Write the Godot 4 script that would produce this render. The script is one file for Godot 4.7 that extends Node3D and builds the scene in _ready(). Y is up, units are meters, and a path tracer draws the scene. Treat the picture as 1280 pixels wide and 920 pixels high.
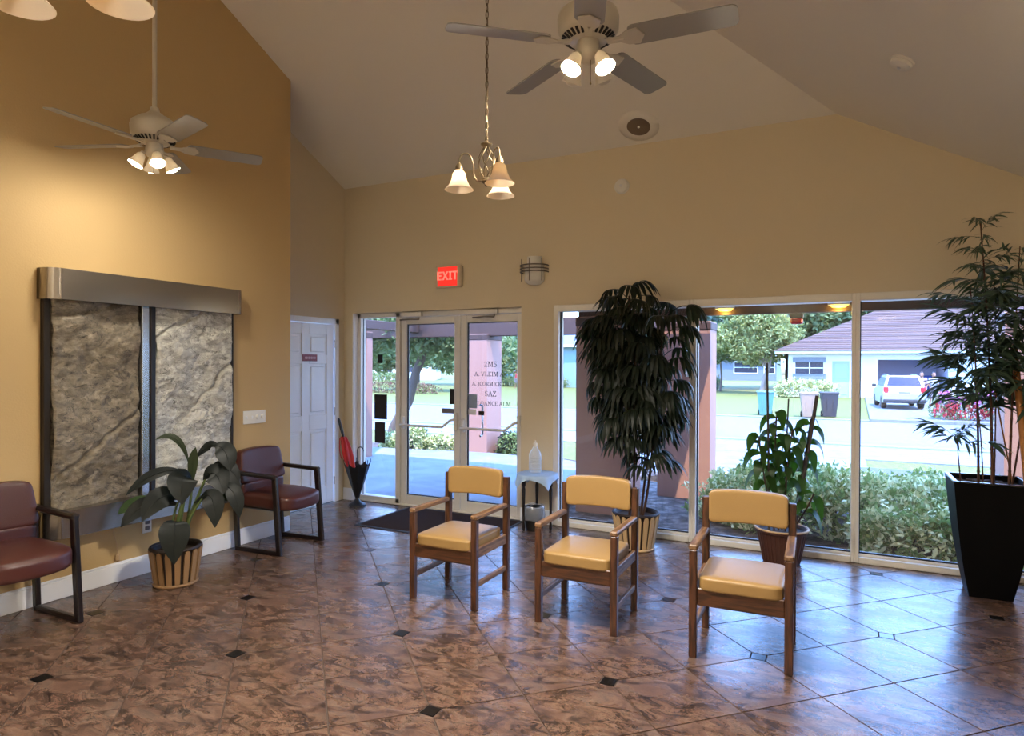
extends Node3D

var M := {}
var rng := RandomNumberGenerator.new()
var taken := {}
var V := Vector3(0, 0, 0)


func _ready() -> void:
	rng.seed = 11
	camera_and_light()
	materials()
	shell()
	tiled_floor()
	entrance()
	windows()
	recess_door()
	porch()
	street_side()
	fountain()
	seats()
	plants_inside()
	small_furniture()
	ceiling_fixtures()
	wall_fittings()


func camera_and_light() -> void:
	var cam := Camera3D.new()
	cam.name = "camera"
	cam.fov = 58.94
	cam.near = 0.05
	cam.far = 400.0
	cam.position = Vector3(0, 1.6, 0)
	cam.rotation = Vector3(deg_to_rad(-0.317), deg_to_rad(26.87), 0.0036)
	add_child(cam)
	cam.current = true
	var env := Environment.new()
	env.background_mode = Environment.BG_SKY
	var sky := Sky.new()
	var sm := ProceduralSkyMaterial.new()
	sm.sky_top_color = Color(0.46, 0.66, 0.98)
	sm.sky_horizon_color = Color(0.74, 0.86, 1.0)
	sm.ground_horizon_color = Color(0.60, 0.62, 0.60)
	sm.ground_bottom_color = Color(0.35, 0.36, 0.34)
	sm.sky_energy_multiplier = 2.5
	sm.ground_energy_multiplier = 1.2
	sky.sky_material = sm
	env.sky = sky
	env.tonemap_mode = Environment.TONE_MAPPER_LINEAR
	env.tonemap_exposure = 1.55
	env.sdfgi_enabled = true
	env.ssao_enabled = true
	env.ssil_enabled = true
	var we := WorldEnvironment.new()
	we.name = "world_environment"
	we.environment = env
	add_child(we)
	var sun := DirectionalLight3D.new()
	sun.name = "sun"
	sun.light_color = Color(1.0, 0.95, 0.86)
	sun.light_energy = 2.15
	sun.light_angular_distance = 0.6
	sun.shadow_enabled = true
	sun.sky_mode = DirectionalLight3D.SKY_MODE_LIGHT_ONLY
	add_child(sun)
	sun.look_at_from_position(Vector3(2.5, 10, 4.2), Vector3.ZERO, Vector3.UP)


# ---------------------------------------------------------------- naming
func numbered(called: String) -> String:
	var n: int = taken.get(called, 0)
	taken[called] = n + 1
	return called if n == 0 else "%s_%03d" % [called, n]


func tag(o: Node, label: String, category: String, group := "") -> void:
	o.set_meta("label", label)
	o.set_meta("category", category)
	if group != "":
		o.set_meta("group", group)


func thing(called: String, label: String, category: String, at := Vector3.ZERO, turn := 0.0, group := "") -> Node3D:
	var o := Node3D.new()
	o.name = numbered(called)
	add_child(o)
	o.position = at
	o.rotation.y = turn
	tag(o, label, category, group)
	return o


func part(called: String, st: SurfaceTool, m: Material, parent: Node) -> MeshInstance3D:
	st.generate_normals()
	return mesh_part(called, st.commit(), m, parent)


func mesh_part(called: String, mesh: Mesh, m: Material, parent: Node) -> MeshInstance3D:
	var o := MeshInstance3D.new()
	o.name = numbered(called) if parent == self else called
	o.mesh = mesh
	o.material_override = m
	parent.add_child(o, true)
	return o


func struct(called: String, st: SurfaceTool, m: Material, parent: Node = self) -> MeshInstance3D:
	var o := part(called, st, m, parent)
	if parent == self:
		o.set_meta("kind", "structure")
	return o


func scatter(called: String, mesh: Mesh, m: Material, places: Array, parent: Node) -> MultiMeshInstance3D:
	var mm := MultiMesh.new()
	mm.transform_format = MultiMesh.TRANSFORM_3D
	mm.mesh = mesh
	mm.instance_count = places.size()
	for i in places.size():
		mm.set_instance_transform(i, places[i])
	var o := MultiMeshInstance3D.new()
	o.name = numbered(called) if parent == self else called
	o.multimesh = mm
	o.material_override = m
	o.set_meta("kind", "stuff")
	parent.add_child(o, true)
	return o


# ---------------------------------------------------------------- shapes
func mb() -> SurfaceTool:
	var st := SurfaceTool.new()
	st.begin(Mesh.PRIMITIVE_TRIANGLES)
	st.set_smooth_group(-1)
	return st


func tri(st: SurfaceTool, a: Vector3, b: Vector3, c: Vector3, hint: Vector3) -> void:
	if (c - a).cross(b - a).dot(hint) < 0.0:
		var t := b
		b = c
		c = t
	st.add_vertex(a)
	st.add_vertex(b)
	st.add_vertex(c)


func quad(st: SurfaceTool, a: Vector3, b: Vector3, c: Vector3, d: Vector3, hint: Vector3) -> void:
	tri(st, a, b, c, hint)
	tri(st, a, c, d, hint)


func box(st: SurfaceTool, c: Vector3, s: Vector3, bev := 0.0, xf := Transform3D()) -> void:
	st.set_smooth_group(-1)
	var h := s / 2.0
	bev = minf(bev, minf(h.x, minf(h.y, h.z)) * 0.9)
	var P := func(sg: Vector3, ax: int) -> Vector3:
		var p := Vector3()
		for k in 3:
			p[k] = c[k] + sg[k] * (h[k] - (0.0 if k == ax else bev))
		return xf * p
	for ax in 3:
		var b := (ax + 1) % 3
		var d := (ax + 2) % 3
		for s0 in [-1.0, 1.0]:
			var q := []
			for e in [[-1, -1], [1, -1], [1, 1], [-1, 1]]:
				var sg := Vector3()
				sg[ax] = s0
				sg[b] = e[0]
				sg[d] = e[1]
				q.append(P.call(sg, ax))
			var hint := Vector3()
			hint[ax] = s0
			quad(st, q[0], q[1], q[2], q[3], xf.basis * hint)
			if bev > 0.0:
				for s1 in [-1.0, 1.0]:
					var g0 := Vector3()
					g0[ax] = s0
					g0[b] = s1
					g0[d] = -1
					var g1 := g0
					g1[d] = 1
					var hn := g0
					hn[d] = 0
					quad(st, P.call(g0, ax), P.call(g1, ax), P.call(g1, b), P.call(g0, b), xf.basis * hn)
	if bev > 0.0:
		for i in 8:
			var sg := Vector3(1 if i & 1 else -1, 1 if i & 2 else -1, 1 if i & 4 else -1)
			tri(st, P.call(sg, 0), P.call(sg, 1), P.call(sg, 2), xf.basis * sg)


# box between two corners
func span(st: SurfaceTool, a: Vector3, b: Vector3, bev := 0.0) -> void:
	box(st, (a + b) / 2.0, (b - a).abs(), bev)


# rectangular bar from a to b
func bar(st: SurfaceTool, a: Vector3, b: Vector3, w: float, t: float, bev := 0.0, up := Vector3.UP) -> void:
	var y := (b - a).normalized()
	var u := up
	if absf(y.dot(u)) > 0.98:
		u = Vector3.RIGHT
	var x := u.cross(y).normalized()
	var z := x.cross(y).normalized()
	box(st, Vector3.ZERO, Vector3(w, a.distance_to(b), t), bev, Transform3D(Basis(x, y, z), (a + b) / 2.0))


func tube(st: SurfaceTool, pts: Array, r: Variant, n := 8, caps := true) -> void:
	var rings := []
	var side := Vector3.ZERO
	for i in pts.size():
		var p: Vector3 = pts[i]
		var d: Vector3 = (pts[mini(i + 1, pts.size() - 1)] - pts[maxi(i - 1, 0)]).normalized()
		if side == Vector3.ZERO:
			side = d.cross(Vector3.UP if absf(d.y) < 0.9 else Vector3.RIGHT).normalized()
		else:
			side = (side - d * side.dot(d)).normalized()
		var other := d.cross(side)
		var rad: float = r[i] if r is Array else r
		var ring := []
		for k in n:
			var a := TAU * k / n
			ring.append(p + (side * cos(a) + other * sin(a)) * rad)
		rings.append(ring)
	st.set_smooth_group(1)
	for i in pts.size() - 1:
		var mid: Vector3 = (pts[i] + pts[i + 1]) / 2.0
		for k in n:
			var k2 := (k + 1) % n
			var a: Vector3 = rings[i][k]
			var b: Vector3 = rings[i][k2]
			var c: Vector3 = rings[i + 1][k2]
			var e: Vector3 = rings[i + 1][k]
			quad(st, a, b, c, e, (a + b + c + e) / 4.0 - mid)
	st.set_smooth_group(-1)
	if caps:
		for j in [0, pts.size() - 1]:
			var o: Vector3 = pts[j] - pts[1 if j == 0 else j - 1]
			for k in range(1, n - 1):
				tri(st, rings[j][0], rings[j][k], rings[j][k + 1], o)


# profile of (radius, height) turned round y
func lathe(st: SurfaceTool, prof: Array, n := 24, xf := Transform3D(), squash := Vector2.ONE) -> void:
	var g := 1
	for i in prof.size() - 1:
		var p: Vector2 = prof[i]
		var q: Vector2 = prof[i + 1]
		if i > 0:
			var before: Vector2 = p - prof[i - 1]
			if absf(before.angle_to(q - p)) > 0.7:
				g += 1
		st.set_smooth_group(g)
		var d := q - p
		var nrm := Vector2(d.y, -d.x)
		for k in n:
			var a := TAU * k / n
			var b := TAU * (k + 1) / n
			var ca := Vector3(cos(a) * squash.x, 0, sin(a) * squash.y)
			var cb := Vector3(cos(b) * squash.x, 0, sin(b) * squash.y)
			var up := Vector3.UP
			var hint := (ca + cb).normalized() * nrm.x + up * nrm.y
			if p.x < 1e-5:
				tri(st, xf * (up * p.y), xf * (ca * q.x + up * q.y), xf * (cb * q.x + up * q.y), xf.basis * hint)
			elif q.x < 1e-5:
				tri(st, xf * (ca * p.x + up * p.y), xf * (cb * p.x + up * p.y), xf * (up * q.y), xf.basis * hint)
			else:
				quad(st, xf * (ca * p.x + up * p.y), xf * (cb * p.x + up * p.y), xf * (cb * q.x + up * q.y), xf * (ca * q.x + up * q.y), xf.basis * hint)
	st.set_smooth_group(-1)


# polygon in (x, z) pushed from y = h0 to h1, then transformed
func prism(st: SurfaceTool, poly: PackedVector2Array, h0: float, h1: float, xf := Transform3D(), smooth_sides := false) -> void:
	st.set_smooth_group(-1)
	var ids := Geometry2D.triangulate_polygon(poly)
	for h in [h0, h1]:
		var hint: Vector3 = xf.basis * Vector3(0, (h - (h0 + h1) / 2.0), 0)
		for i in range(0, ids.size(), 3):
			var t := []
			for k in 3:
				t.append(xf * Vector3(poly[ids[i + k]].x, h, poly[ids[i + k]].y))
			tri(st, t[0], t[1], t[2], hint)
	var flip := 1.0 if Geometry2D.is_polygon_clockwise(poly) else -1.0
	if smooth_sides:
		st.set_smooth_group(5)
	for i in poly.size():
		var a := poly[i]
		var b := poly[(i + 1) % poly.size()]
		var n := Vector2(b.y - a.y, a.x - b.x) * flip
		if Geometry2D.is_point_in_polygon((a + b) / 2.0 + n.normalized() * 1e-4, poly):
			n = -n
		quad(st, xf * Vector3(a.x, h0, a.y), xf * Vector3(b.x, h0, b.y), xf * Vector3(b.x, h1, b.y), xf * Vector3(a.x, h1, a.y), xf.basis * Vector3(n.x, 0, n.y))
	st.set_smooth_group(-1)


const XY := Transform3D(Vector3(1, 0, 0), Vector3(0, 0, 1), Vector3(0, 1, 0), Vector3.ZERO)  # polygon (x, y) pushed along z
const ZY := Transform3D(Vector3(0, 0, 1), Vector3(1, 0, 0), Vector3(0, 1, 0), Vector3.ZERO)  # polygon (z, y) pushed along x


func rect(x0: float, y0: float, x1: float, y1: float) -> PackedVector2Array:
	return PackedVector2Array([Vector2(x0, y0), Vector2(x1, y0), Vector2(x1, y1), Vector2(x0, y1)])


func round_rect(x0: float, y0: float, x1: float, y1: float, r: float, n := 4) -> PackedVector2Array:
	var out := PackedVector2Array()
	var c := [Vector2(x1 - r, y1 - r), Vector2(x0 + r, y1 - r), Vector2(x0 + r, y0 + r), Vector2(x1 - r, y0 + r)]
	for q in 4:
		for k in n + 1:
			out.append(c[q] + Vector2.from_angle(PI / 2 * (q + float(k) / n)) * r)
	return out


# convex plate given by its lower corners, thickened along «up»
func slab(st: SurfaceTool, pts: Array, up: Vector3) -> void:
	st.set_smooth_group(-1)
	var mid := Vector3.ZERO
	for p in pts:
		mid += p / pts.size()
	for i in range(1, pts.size() - 1):
		tri(st, pts[0], pts[i], pts[i + 1], -up)
		tri(st, pts[0] + up, pts[i] + up, pts[i + 1] + up, up)
	for i in pts.size():
		var a: Vector3 = pts[i]
		var b: Vector3 = pts[(i + 1) % pts.size()]
		quad(st, a, b, b + up, a + up, (a + b) / 2.0 - mid)


# a padded block: cube sphere pressed to a box; «bend» moves its points
func pillow(st: SurfaceTool, c: Vector3, h: Vector3, p := 5.0, n := 8, bend = null) -> void:
	st.set_smooth_group(1)
	var at := func(v: Vector3) -> Vector3:
		var r := pow(pow(absf(v.x), p) + pow(absf(v.y), p) + pow(absf(v.z), p), -1.0 / p)
		var q := v * r
		var w := c + q * h
		return bend.call(w, q) if bend != null else w
	for ax in 3:
		for s in [-1.0, 1.0]:
			for i in n:
				for j in n:
					var q := []
					for e in [[0, 0], [1, 0], [1, 1], [0, 1]]:
						var v := Vector3()
						v[ax] = s
						v[(ax + 1) % 3] = -1.0 + 2.0 * (i + e[0]) / n
						v[(ax + 2) % 3] = -1.0 + 2.0 * (j + e[1]) / n
						q.append(at.call(v))
					var hint := Vector3()
					hint[ax] = s
					hint += ((q[0] + q[1] + q[2] + q[3]) / 4.0 - c) / h * 0.2
					quad(st, q[0], q[1], q[2], q[3], hint)
	st.set_smooth_group(-1)


# a leaf blade along a curve, folded a little at its midrib
func blade(st: SurfaceTool, p0: Vector3, p1: Vector3, p2: Vector3, width: float, face: Vector3, n := 6, fold := 0.2, widest := 0.4) -> void:
	st.set_smooth_group(1)
	var rows := []
	for i in n + 1:
		var t := float(i) / n
		var c := p0.lerp(p1, t).lerp(p1.lerp(p2, t), t)
		var d := ((p1 - p0) * (1 - t) + (p2 - p1) * t).normalized()
		var s := d.cross(face)
		s = s.normalized() if s.length() > 0.05 else d.cross(Vector3(0.3, 0.2, 0.9)).normalized()
		var up := s.cross(d).normalized()
		var w := width * 0.5 * pow(sin(PI * pow(t, log(0.5) / log(widest))), 0.8) if t > 0.0 and t < 1.0 else width * 0.02
		rows.append([c - s * w + up * w * fold, c, c + s * w + up * w * fold, up])
	for i in n:
		var a: Array = rows[i]
		var b: Array = rows[i + 1]
		quad(st, a[0], a[1], b[1], b[0], a[3])
		quad(st, a[1], a[2], b[2], b[1], a[3])
	st.set_smooth_group(-1)


func bez(p0: Vector3, p1: Vector3, p2: Vector3, n := 8) -> Array:
	var out := []
	for i in n + 1:
		var t := float(i) / n
		out.append(p0.lerp(p1, t).lerp(p1.lerp(p2, t), t))
	return out


func letters(called: String, s: String, em: float, deep: float, m: Material, parent: Node, at: Vector3, turn := 0.0, face := "Droid Sans", weight := 400) -> MeshInstance3D:
	var tm := TextMesh.new()
	var f := SystemFont.new()
	f.font_names = PackedStringArray([face])
	f.font_weight = weight
	tm.font = f
	tm.text = s
	tm.font_size = 48
	tm.pixel_size = em / 48.0
	tm.depth = deep
	tm.curve_step = 2.0
	var o := mesh_part(called, tm, m, parent)
	o.position = at
	o.rotation.y = turn
	return o


# one skin over tapered bones [from, to, radius from, radius to]: a smooth union meshed with surface nets
func skin(st: SurfaceTool, bones: Array, k: float, cell: float) -> void:
	var lo := Vector3.INF
	var hi := -Vector3.INF
	for b in bones:
		for e in 2:
			var r: float = b[2 + e] + cell * 2.5
			lo = lo.min(b[e] - Vector3.ONE * r)
			hi = hi.max(b[e] + Vector3.ONE * r)
	var n := Vector3i(((hi - lo) / cell).ceil()) + Vector3i.ONE
	var f := PackedFloat32Array()
	f.resize(n.x * n.y * n.z)
	f.fill(1.0)
	for b in bones:
		var a: Vector3 = b[0]
		var ab: Vector3 = b[1] - a
		var l2 := maxf(ab.length_squared(), 1e-9)
		var rm := maxf(b[2], b[3]) + k + cell * 2.0
		var i0 := Vector3i(((a.min(b[1]) - Vector3.ONE * rm - lo) / cell).floor()).clamp(Vector3i.ZERO, n - Vector3i.ONE)
		var i1 := Vector3i(((a.max(b[1]) + Vector3.ONE * rm - lo) / cell).ceil()).clamp(Vector3i.ZERO, n - Vector3i.ONE)
		for z in range(i0.z, i1.z + 1):
			for y in range(i0.y, i1.y + 1):
				for x in range(i0.x, i1.x + 1):
					var p := lo + Vector3(x, y, z) * cell
					var t := clampf((p - a).dot(ab) / l2, 0.0, 1.0)
					var d := p.distance_to(a + ab * t) - lerpf(b[2], b[3], t)
					var id := x + n.x * (y + n.y * z)
					var o := f[id]
					var h := maxf(k - absf(o - d), 0.0) / k
					f[id] = minf(o, d) - h * h * k * 0.25
	var vert := {}
	var corner := [0, 1, n.x, n.x + 1, n.x * n.y, n.x * n.y + 1, n.x * n.y + n.x, n.x * n.y + n.x + 1]
	for z in n.z - 1:
		for y in n.y - 1:
			for x in n.x - 1:
				var id := x + n.x * (y + n.y * z)
				var inside := 0
				for c in corner:
					if f[id + c] < 0.0:
						inside += 1
				if inside == 0 or inside == 8:
					continue
				var sum := Vector3.ZERO
				var cnt := 0
				for e in [[0, 1], [0, 2], [0, 4], [1, 3], [1, 5], [2, 3], [2, 6], [3, 7], [4, 5], [4, 6], [5, 7], [6, 7]]:
					var va: float = f[id + corner[e[0]]]
					var vb: float = f[id + corner[e[1]]]
					if (va < 0.0) != (vb < 0.0):
						var ca := Vector3(e[0] & 1, (e[0] >> 1) & 1, e[0] >> 2)
						var cb := Vector3(e[1] & 1, (e[1] >> 1) & 1, e[1] >> 2)
						sum += ca.lerp(cb, va / (va - vb))
						cnt += 1
				vert[id] = lo + (Vector3(x, y, z) + sum / cnt) * cell
	st.set_smooth_group(1)
	var step := [1, n.x, n.x * n.y]
	for id in vert:
		for ax in 3:
			if (f[id] < 0.0) == (f[id + step[ax]] < 0.0):
				continue
			var u: int = step[(ax + 1) % 3]
			var w: int = step[(ax + 2) % 3]
			if vert.has(id - u) and vert.has(id - w) and vert.has(id - u - w):
				var hint := Vector3.ZERO
				hint[ax] = 1.0 if f[id] < 0.0 else -1.0
				quad(st, vert[id], vert[id - u], vert[id - u - w], vert[id - w], hint)
	st.set_smooth_group(-1)


# ---------------------------------------------------------------- materials
func mat(key: String, c: Color, rough := 0.6, metal := 0.0) -> StandardMaterial3D:
	var m := StandardMaterial3D.new()
	m.resource_name = key
	m.albedo_color = c
	m.roughness = rough
	m.metallic = metal
	M[key] = m
	return m


func noise_tex(sd: int, freq: float, stops: Array, octaves := 5, size := 512, normal := false, warp := 0.0, gain := 0.55) -> NoiseTexture2D:
	var f := FastNoiseLite.new()
	f.seed = sd
	f.noise_type = FastNoiseLite.TYPE_SIMPLEX_SMOOTH
	f.frequency = freq
	f.fractal_octaves = octaves
	f.fractal_gain = gain
	if warp > 0.0:
		f.domain_warp_enabled = true
		f.domain_warp_amplitude = warp
		f.domain_warp_frequency = freq * 0.8
	var t := NoiseTexture2D.new()
	t.width = size
	t.height = size
	t.seamless = true
	t.noise = f
	if normal:
		t.as_normal_map = true
		t.bump_strength = 6.0
	if stops.size():
		var g := Gradient.new()
		var off := PackedFloat32Array()
		var col := PackedColorArray()
		for s in stops:
			off.append(s[0])
			col.append(s[1])
		g.offsets = off
		g.colors = col
		t.color_ramp = g
	return t


func grain(key: String, light: Color, dark: Color, rough: float, along: int, freq := 0.02) -> StandardMaterial3D:
	var m := mat(key, Color.WHITE, rough)
	if not M.has("wood_" + light.to_html()):
		M["wood_" + light.to_html()] = noise_tex(31, freq, [[0.0, dark], [0.42, dark.lerp(light, 0.45)], [0.58, light], [1.0, light.lerp(dark, 0.3)]], 4, 256)
	m.albedo_texture = M["wood_" + light.to_html()]
	m.uv1_triplanar = true
	var s := Vector3(7, 7, 7)
	s[along] = 0.7
	m.uv1_scale = s
	return m


func gray(v: float) -> Color:
	return Color(v, v, v)


func materials() -> void:
	var fine := noise_tex(5, 0.09, [], 4, 256, true)
	# painted walls with a light orange-peel texture
	for d in [["beige_paint", Color(0.82, 0.765, 0.655)], ["yellow_paint", Color(0.735, 0.625, 0.435)], ["ceiling_paint", Color(0.90, 0.88, 0.835)], ["stucco", Color(0.62, 0.45, 0.395)], ["white_stucco", Color(0.79, 0.80, 0.80)], ["teal_stucco", Color(0.46, 0.56, 0.58)]]:
		var w := mat(d[0], d[1], 0.75)
		w.normal_enabled = true
		w.normal_texture = fine
		w.normal_scale = 0.07
		w.uv1_triplanar = true
		w.uv1_world_triplanar = true
		w.uv1_scale = Vector3.ONE * 2.5
	(M.beige_paint as StandardMaterial3D).roughness = 0.55
	mat("white_paint", Color(0.93, 0.94, 0.96), 0.4)
	mat("white_plastic", Color(0.88, 0.87, 0.84), 0.4)
	mat("fan_metal", Color(0.75, 0.72, 0.66), 0.3, 0.15)
	mat("fan_blade", Color(0.55, 0.535, 0.51), 0.38)
	mat("grille_tan", Color(0.46, 0.40, 0.33), 0.6)
	mat("dark_slot", Color(0.10, 0.09, 0.08), 0.7)
	mat("aluminum", Color(0.87, 0.855, 0.83), 0.38, 0.12)
	mat("aluminum_dark", Color(0.42, 0.40, 0.37), 0.4, 0.5)
	mat("rubber", Color(0.06, 0.06, 0.06), 0.7)
	mat("black_metal", Color(0.05, 0.045, 0.045), 0.45)
	mat("black_plastic", Color(0.035, 0.033, 0.035), 0.35)
	mat("chrome", Color(0.75, 0.75, 0.76), 0.2, 0.9)
	mat("brass_dark", Color(0.15, 0.12, 0.09), 0.5, 0.4)
	mat("brass", Color(0.42, 0.36, 0.27), 0.35, 0.7)
	mat("concrete", Color(0.50, 0.52, 0.56), 0.85).albedo_texture = noise_tex(8, 0.02, [[0, gray(0.82)], [1, gray(1.0)]], 5, 256)
	mat("road", Color(0.45, 0.455, 0.47), 0.9).albedo_texture = noise_tex(9, 0.03, [[0, gray(0.88)], [1, gray(1.0)]], 5, 256)
	mat("gray_paving", Color(0.30, 0.315, 0.34), 0.9)
	mat("mulch", Color.WHITE, 0.95).albedo_texture = noise_tex(12, 0.06, [[0.2, Color(0.16, 0.11, 0.09)], [0.5, Color(0.30, 0.24, 0.22)], [0.8, Color(0.45, 0.40, 0.38)]], 4, 256)
	mat("red_mulch", Color(0.42, 0.29, 0.25), 0.95)
	mat("grass", Color.WHITE, 0.95).albedo_texture = noise_tex(14, 0.03, [[0.2, Color(0.315, 0.34, 0.11)], [0.5, Color(0.38, 0.395, 0.15)], [0.8, Color(0.44, 0.445, 0.19)]], 5, 512)
	for k in ["concrete", "road", "mulch", "grass"]:
		M[k].uv1_triplanar = true
		M[k].uv1_world_triplanar = true
		M[k].uv1_scale = Vector3.ONE * 0.35
	# slate-look floor tile: one picture, eight cuts of it
	var slate := noise_tex(21, 0.013, [[0.20, Color(0.20, 0.15, 0.13)], [0.36, Color(0.345, 0.26, 0.215)], [0.46, Color(0.42, 0.31, 0.255)], [0.54, Color(0.45, 0.33, 0.27)], [0.63, Color(0.54, 0.43, 0.355)], [0.72, Color(0.45, 0.36, 0.305)], [0.84, Color(0.33, 0.27, 0.24)]], 9, 1024, false, 150.0, 0.62)
	var veins := noise_tex(22, 0.0045, [[0.0, gray(0.9)], [0.40, gray(1.0)], [0.478, gray(0.92)], [0.496, gray(0.30)], [0.506, gray(0.45)], [0.516, gray(1.0)], [0.62, gray(1.0)], [0.64, gray(0.6)], [0.66, gray(1.0)], [1.0, gray(0.85)]], 5, 1024, false, 150.0)
	var relief := noise_tex(23, 0.012, [], 6, 512, true, 40.0)
	var gloss := noise_tex(24, 0.02, [[0.2, gray(0.23)], [0.8, gray(0.31)]], 4, 256)
	for k in 8:
		var t := mat("slate_tile_%d" % k, Color(0.86, 0.87, 0.89), 1.0)
		t.albedo_texture = slate
		t.detail_enabled = true
		t.detail_blend_mode = BaseMaterial3D.BLEND_MODE_MUL
		t.detail_albedo = veins
		t.detail_uv_layer = BaseMaterial3D.DETAIL_UV_1
		t.roughness_texture = gloss
		t.normal_enabled = true
		t.normal_texture = relief
		t.normal_scale = 0.09
		t.metallic_specular = 0.6
		t.uv1_triplanar = true
		t.uv1_scale = Vector3(0.42, 0.6, 0.78)
		t.uv1_offset = Vector3(0.5 + 0.37 * k, 0, 0.3 + 0.61 * k * k)
	mat("grout", Color(0.27, 0.215, 0.185), 0.8)
	mat("insert", Color(0.07, 0.065, 0.065), 0.15)
	# stone of the water wall, brushed steel
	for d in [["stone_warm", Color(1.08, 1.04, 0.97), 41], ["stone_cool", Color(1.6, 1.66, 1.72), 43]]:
		var t := mat(d[0], d[1], 0.6)
		t.albedo_texture = noise_tex(d[2], 0.009, [[0.05, Color(0.27, 0.25, 0.23)], [0.35, Color(0.40, 0.38, 0.35)], [0.55, Color(0.46, 0.44, 0.405)], [0.75, Color(0.56, 0.54, 0.50)], [0.95, Color(0.44, 0.415, 0.385)]], 9, 1024, false, 160.0, 0.68)
		t.normal_enabled = true
		t.normal_texture = relief
		t.normal_scale = 1.0
		t.detail_enabled = true
		t.detail_blend_mode = BaseMaterial3D.BLEND_MODE_MUL
		t.detail_albedo = veins
		t.detail_uv_layer = BaseMaterial3D.DETAIL_UV_1
		t.uv1_triplanar = true
		t.uv1_scale = Vector3(0.8, 1.3, 0.8)
	mat("brushed_steel", Color(0.60, 0.57, 0.53), 0.25, 0.92)
	# furniture
	for ax in 3:
		grain("oak_%d" % ax, Color(0.31, 0.185, 0.11), Color(0.13, 0.072, 0.045), 0.35, ax)
		grain("tan_%d" % ax, Color(0.48, 0.36, 0.245), Color(0.27, 0.175, 0.11), 0.5, ax)
		grain("mahogany_%d" % ax, Color(0.095, 0.05, 0.045), Color(0.045, 0.026, 0.026), 0.3, ax)
	var vinyl := noise_tex(51, 0.12, [], 3, 256, true)
	for d in [["yellow_vinyl", Color(0.55, 0.435, 0.26), 0.40], ["maroon_leather", Color(0.265, 0.12, 0.10), 0.36]]:
		var t := mat(d[0], d[1], d[2])
		t.normal_enabled = true
		t.normal_texture = vinyl
		t.normal_scale = 0.18
		t.uv1_triplanar = true
		t.uv1_scale = Vector3.ONE * 6.0
	mat("mat_pile", Color(0.20, 0.155, 0.135), 1.0).metallic_specular = 0.1
	mat("planter_black", Color(0.03, 0.028, 0.032), 0.55).metallic_specular = 0.2
	mat("planter_rim", Color(0.05, 0.05, 0.055), 0.22)
	mat("soil", Color(0.20, 0.16, 0.13), 0.95)
	mat("basket_light", Color(0.53, 0.405, 0.265), 0.6)
	mat("basket_dark", Color(0.13, 0.075, 0.05), 0.6)
	mat("wicker_light", Color(0.72, 0.60, 0.44), 0.6)
	mat("pot_brown", Color(0.28, 0.16, 0.12), 0.5)
	mat("cloth_blue", Color(0.66, 0.77, 0.90), 0.8).backlight_enabled = true
	M.cloth_blue.backlight = Color(0.3, 0.35, 0.4)
	mat("bag_film", Color(0.75, 0.78, 0.84, 0.30), 0.2).transparency = BaseMaterial3D.TRANSPARENCY_ALPHA
	mat("clear_plastic", Color(0.85, 0.90, 0.95, 0.28), 0.08).transparency = BaseMaterial3D.TRANSPARENCY_ALPHA
	mat("glass", Color(1, 1, 1, 0.04), 0.015).transparency = BaseMaterial3D.TRANSPARENCY_ALPHA
	mat("red_nylon", Color(0.72, 0.10, 0.10), 0.55)
	mat("black_nylon", Color(0.045, 0.042, 0.045), 0.5)
	mat("sign_red", Color(0.50, 0.08, 0.10), 0.45)
	mat("sign_pale", Color(0.85, 0.65, 0.66), 0.5)
	mat("paper_dark", Color(0.10, 0.09, 0.085), 0.8)
	mat("paper_gray", Color(0.45, 0.44, 0.47), 0.8)
	mat("paper_blue", Color(0.56, 0.62, 0.72), 0.8)
	mat("paper_white", Color(0.85, 0.86, 0.88), 0.8)
	mat("decal_ink", Color(0.20, 0.17, 0.21), 0.7)
	# leaves: light passes
	for d in [["leaf_rapis", Color(0.085, 0.11, 0.075), Color(0.06, 0.09, 0.04)], ["leaf_bamboo", Color(0.25, 0.31, 0.25), Color(0.12, 0.16, 0.1)], ["leaf_lily", Color(0.06, 0.085, 0.08), Color(0.02, 0.04, 0.02)], ["leaf_pale", Color(0.17, 0.21, 0.13), Color(0.06, 0.08, 0.03)], ["leaf_avocado", Color(0.12, 0.20, 0.08), Color(0.14, 0.22, 0.05)], ["leaf_hedge", Color(0.44, 0.50, 0.31), Color(0.2, 0.24, 0.12)], ["leaf_hedge_pale", Color(0.86, 0.86, 0.68), Color(0.2, 0.21, 0.14)], ["leaf_tree", Color(0.40, 0.46, 0.32), Color(0.16, 0.20, 0.09)], ["leaf_tree_pale", Color(0.52, 0.54, 0.36), Color(0.2, 0.22, 0.1)], ["leaf_tree_blue", Color(0.40, 0.47, 0.43), Color(0.14, 0.18, 0.12)]]:
		var t := mat(d[0], d[1], 0.42)
		t.backlight_enabled = true
		t.backlight = d[2] * 2.0
		t.metallic_specular = 0.35
	for k in ["leaf_tree", "leaf_tree_pale", "leaf_tree_blue", "leaf_hedge", "leaf_hedge_pale"]:
		M[k].roughness = 0.7
	mat("stem_green", Color(0.30, 0.36, 0.16), 0.5)
	mat("stem_brown", Color(0.24, 0.15, 0.10), 0.7)
	mat("cane_brown", Color(0.33, 0.20, 0.13), 0.6)
	mat("bark", Color(0.36, 0.31, 0.28), 0.9)
	mat("bark_pale", Color(0.55, 0.50, 0.47), 0.9)
	mat("stake_tan", Color(0.66, 0.43, 0.20), 0.55)
	mat("stake_gray", Color(0.28, 0.25, 0.24), 0.7)
	# outside
	mat("beam_paint", Color(0.27, 0.18, 0.155), 0.7)
	mat("soffit_paint", Color(0.60, 0.50, 0.46), 0.8)
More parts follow.
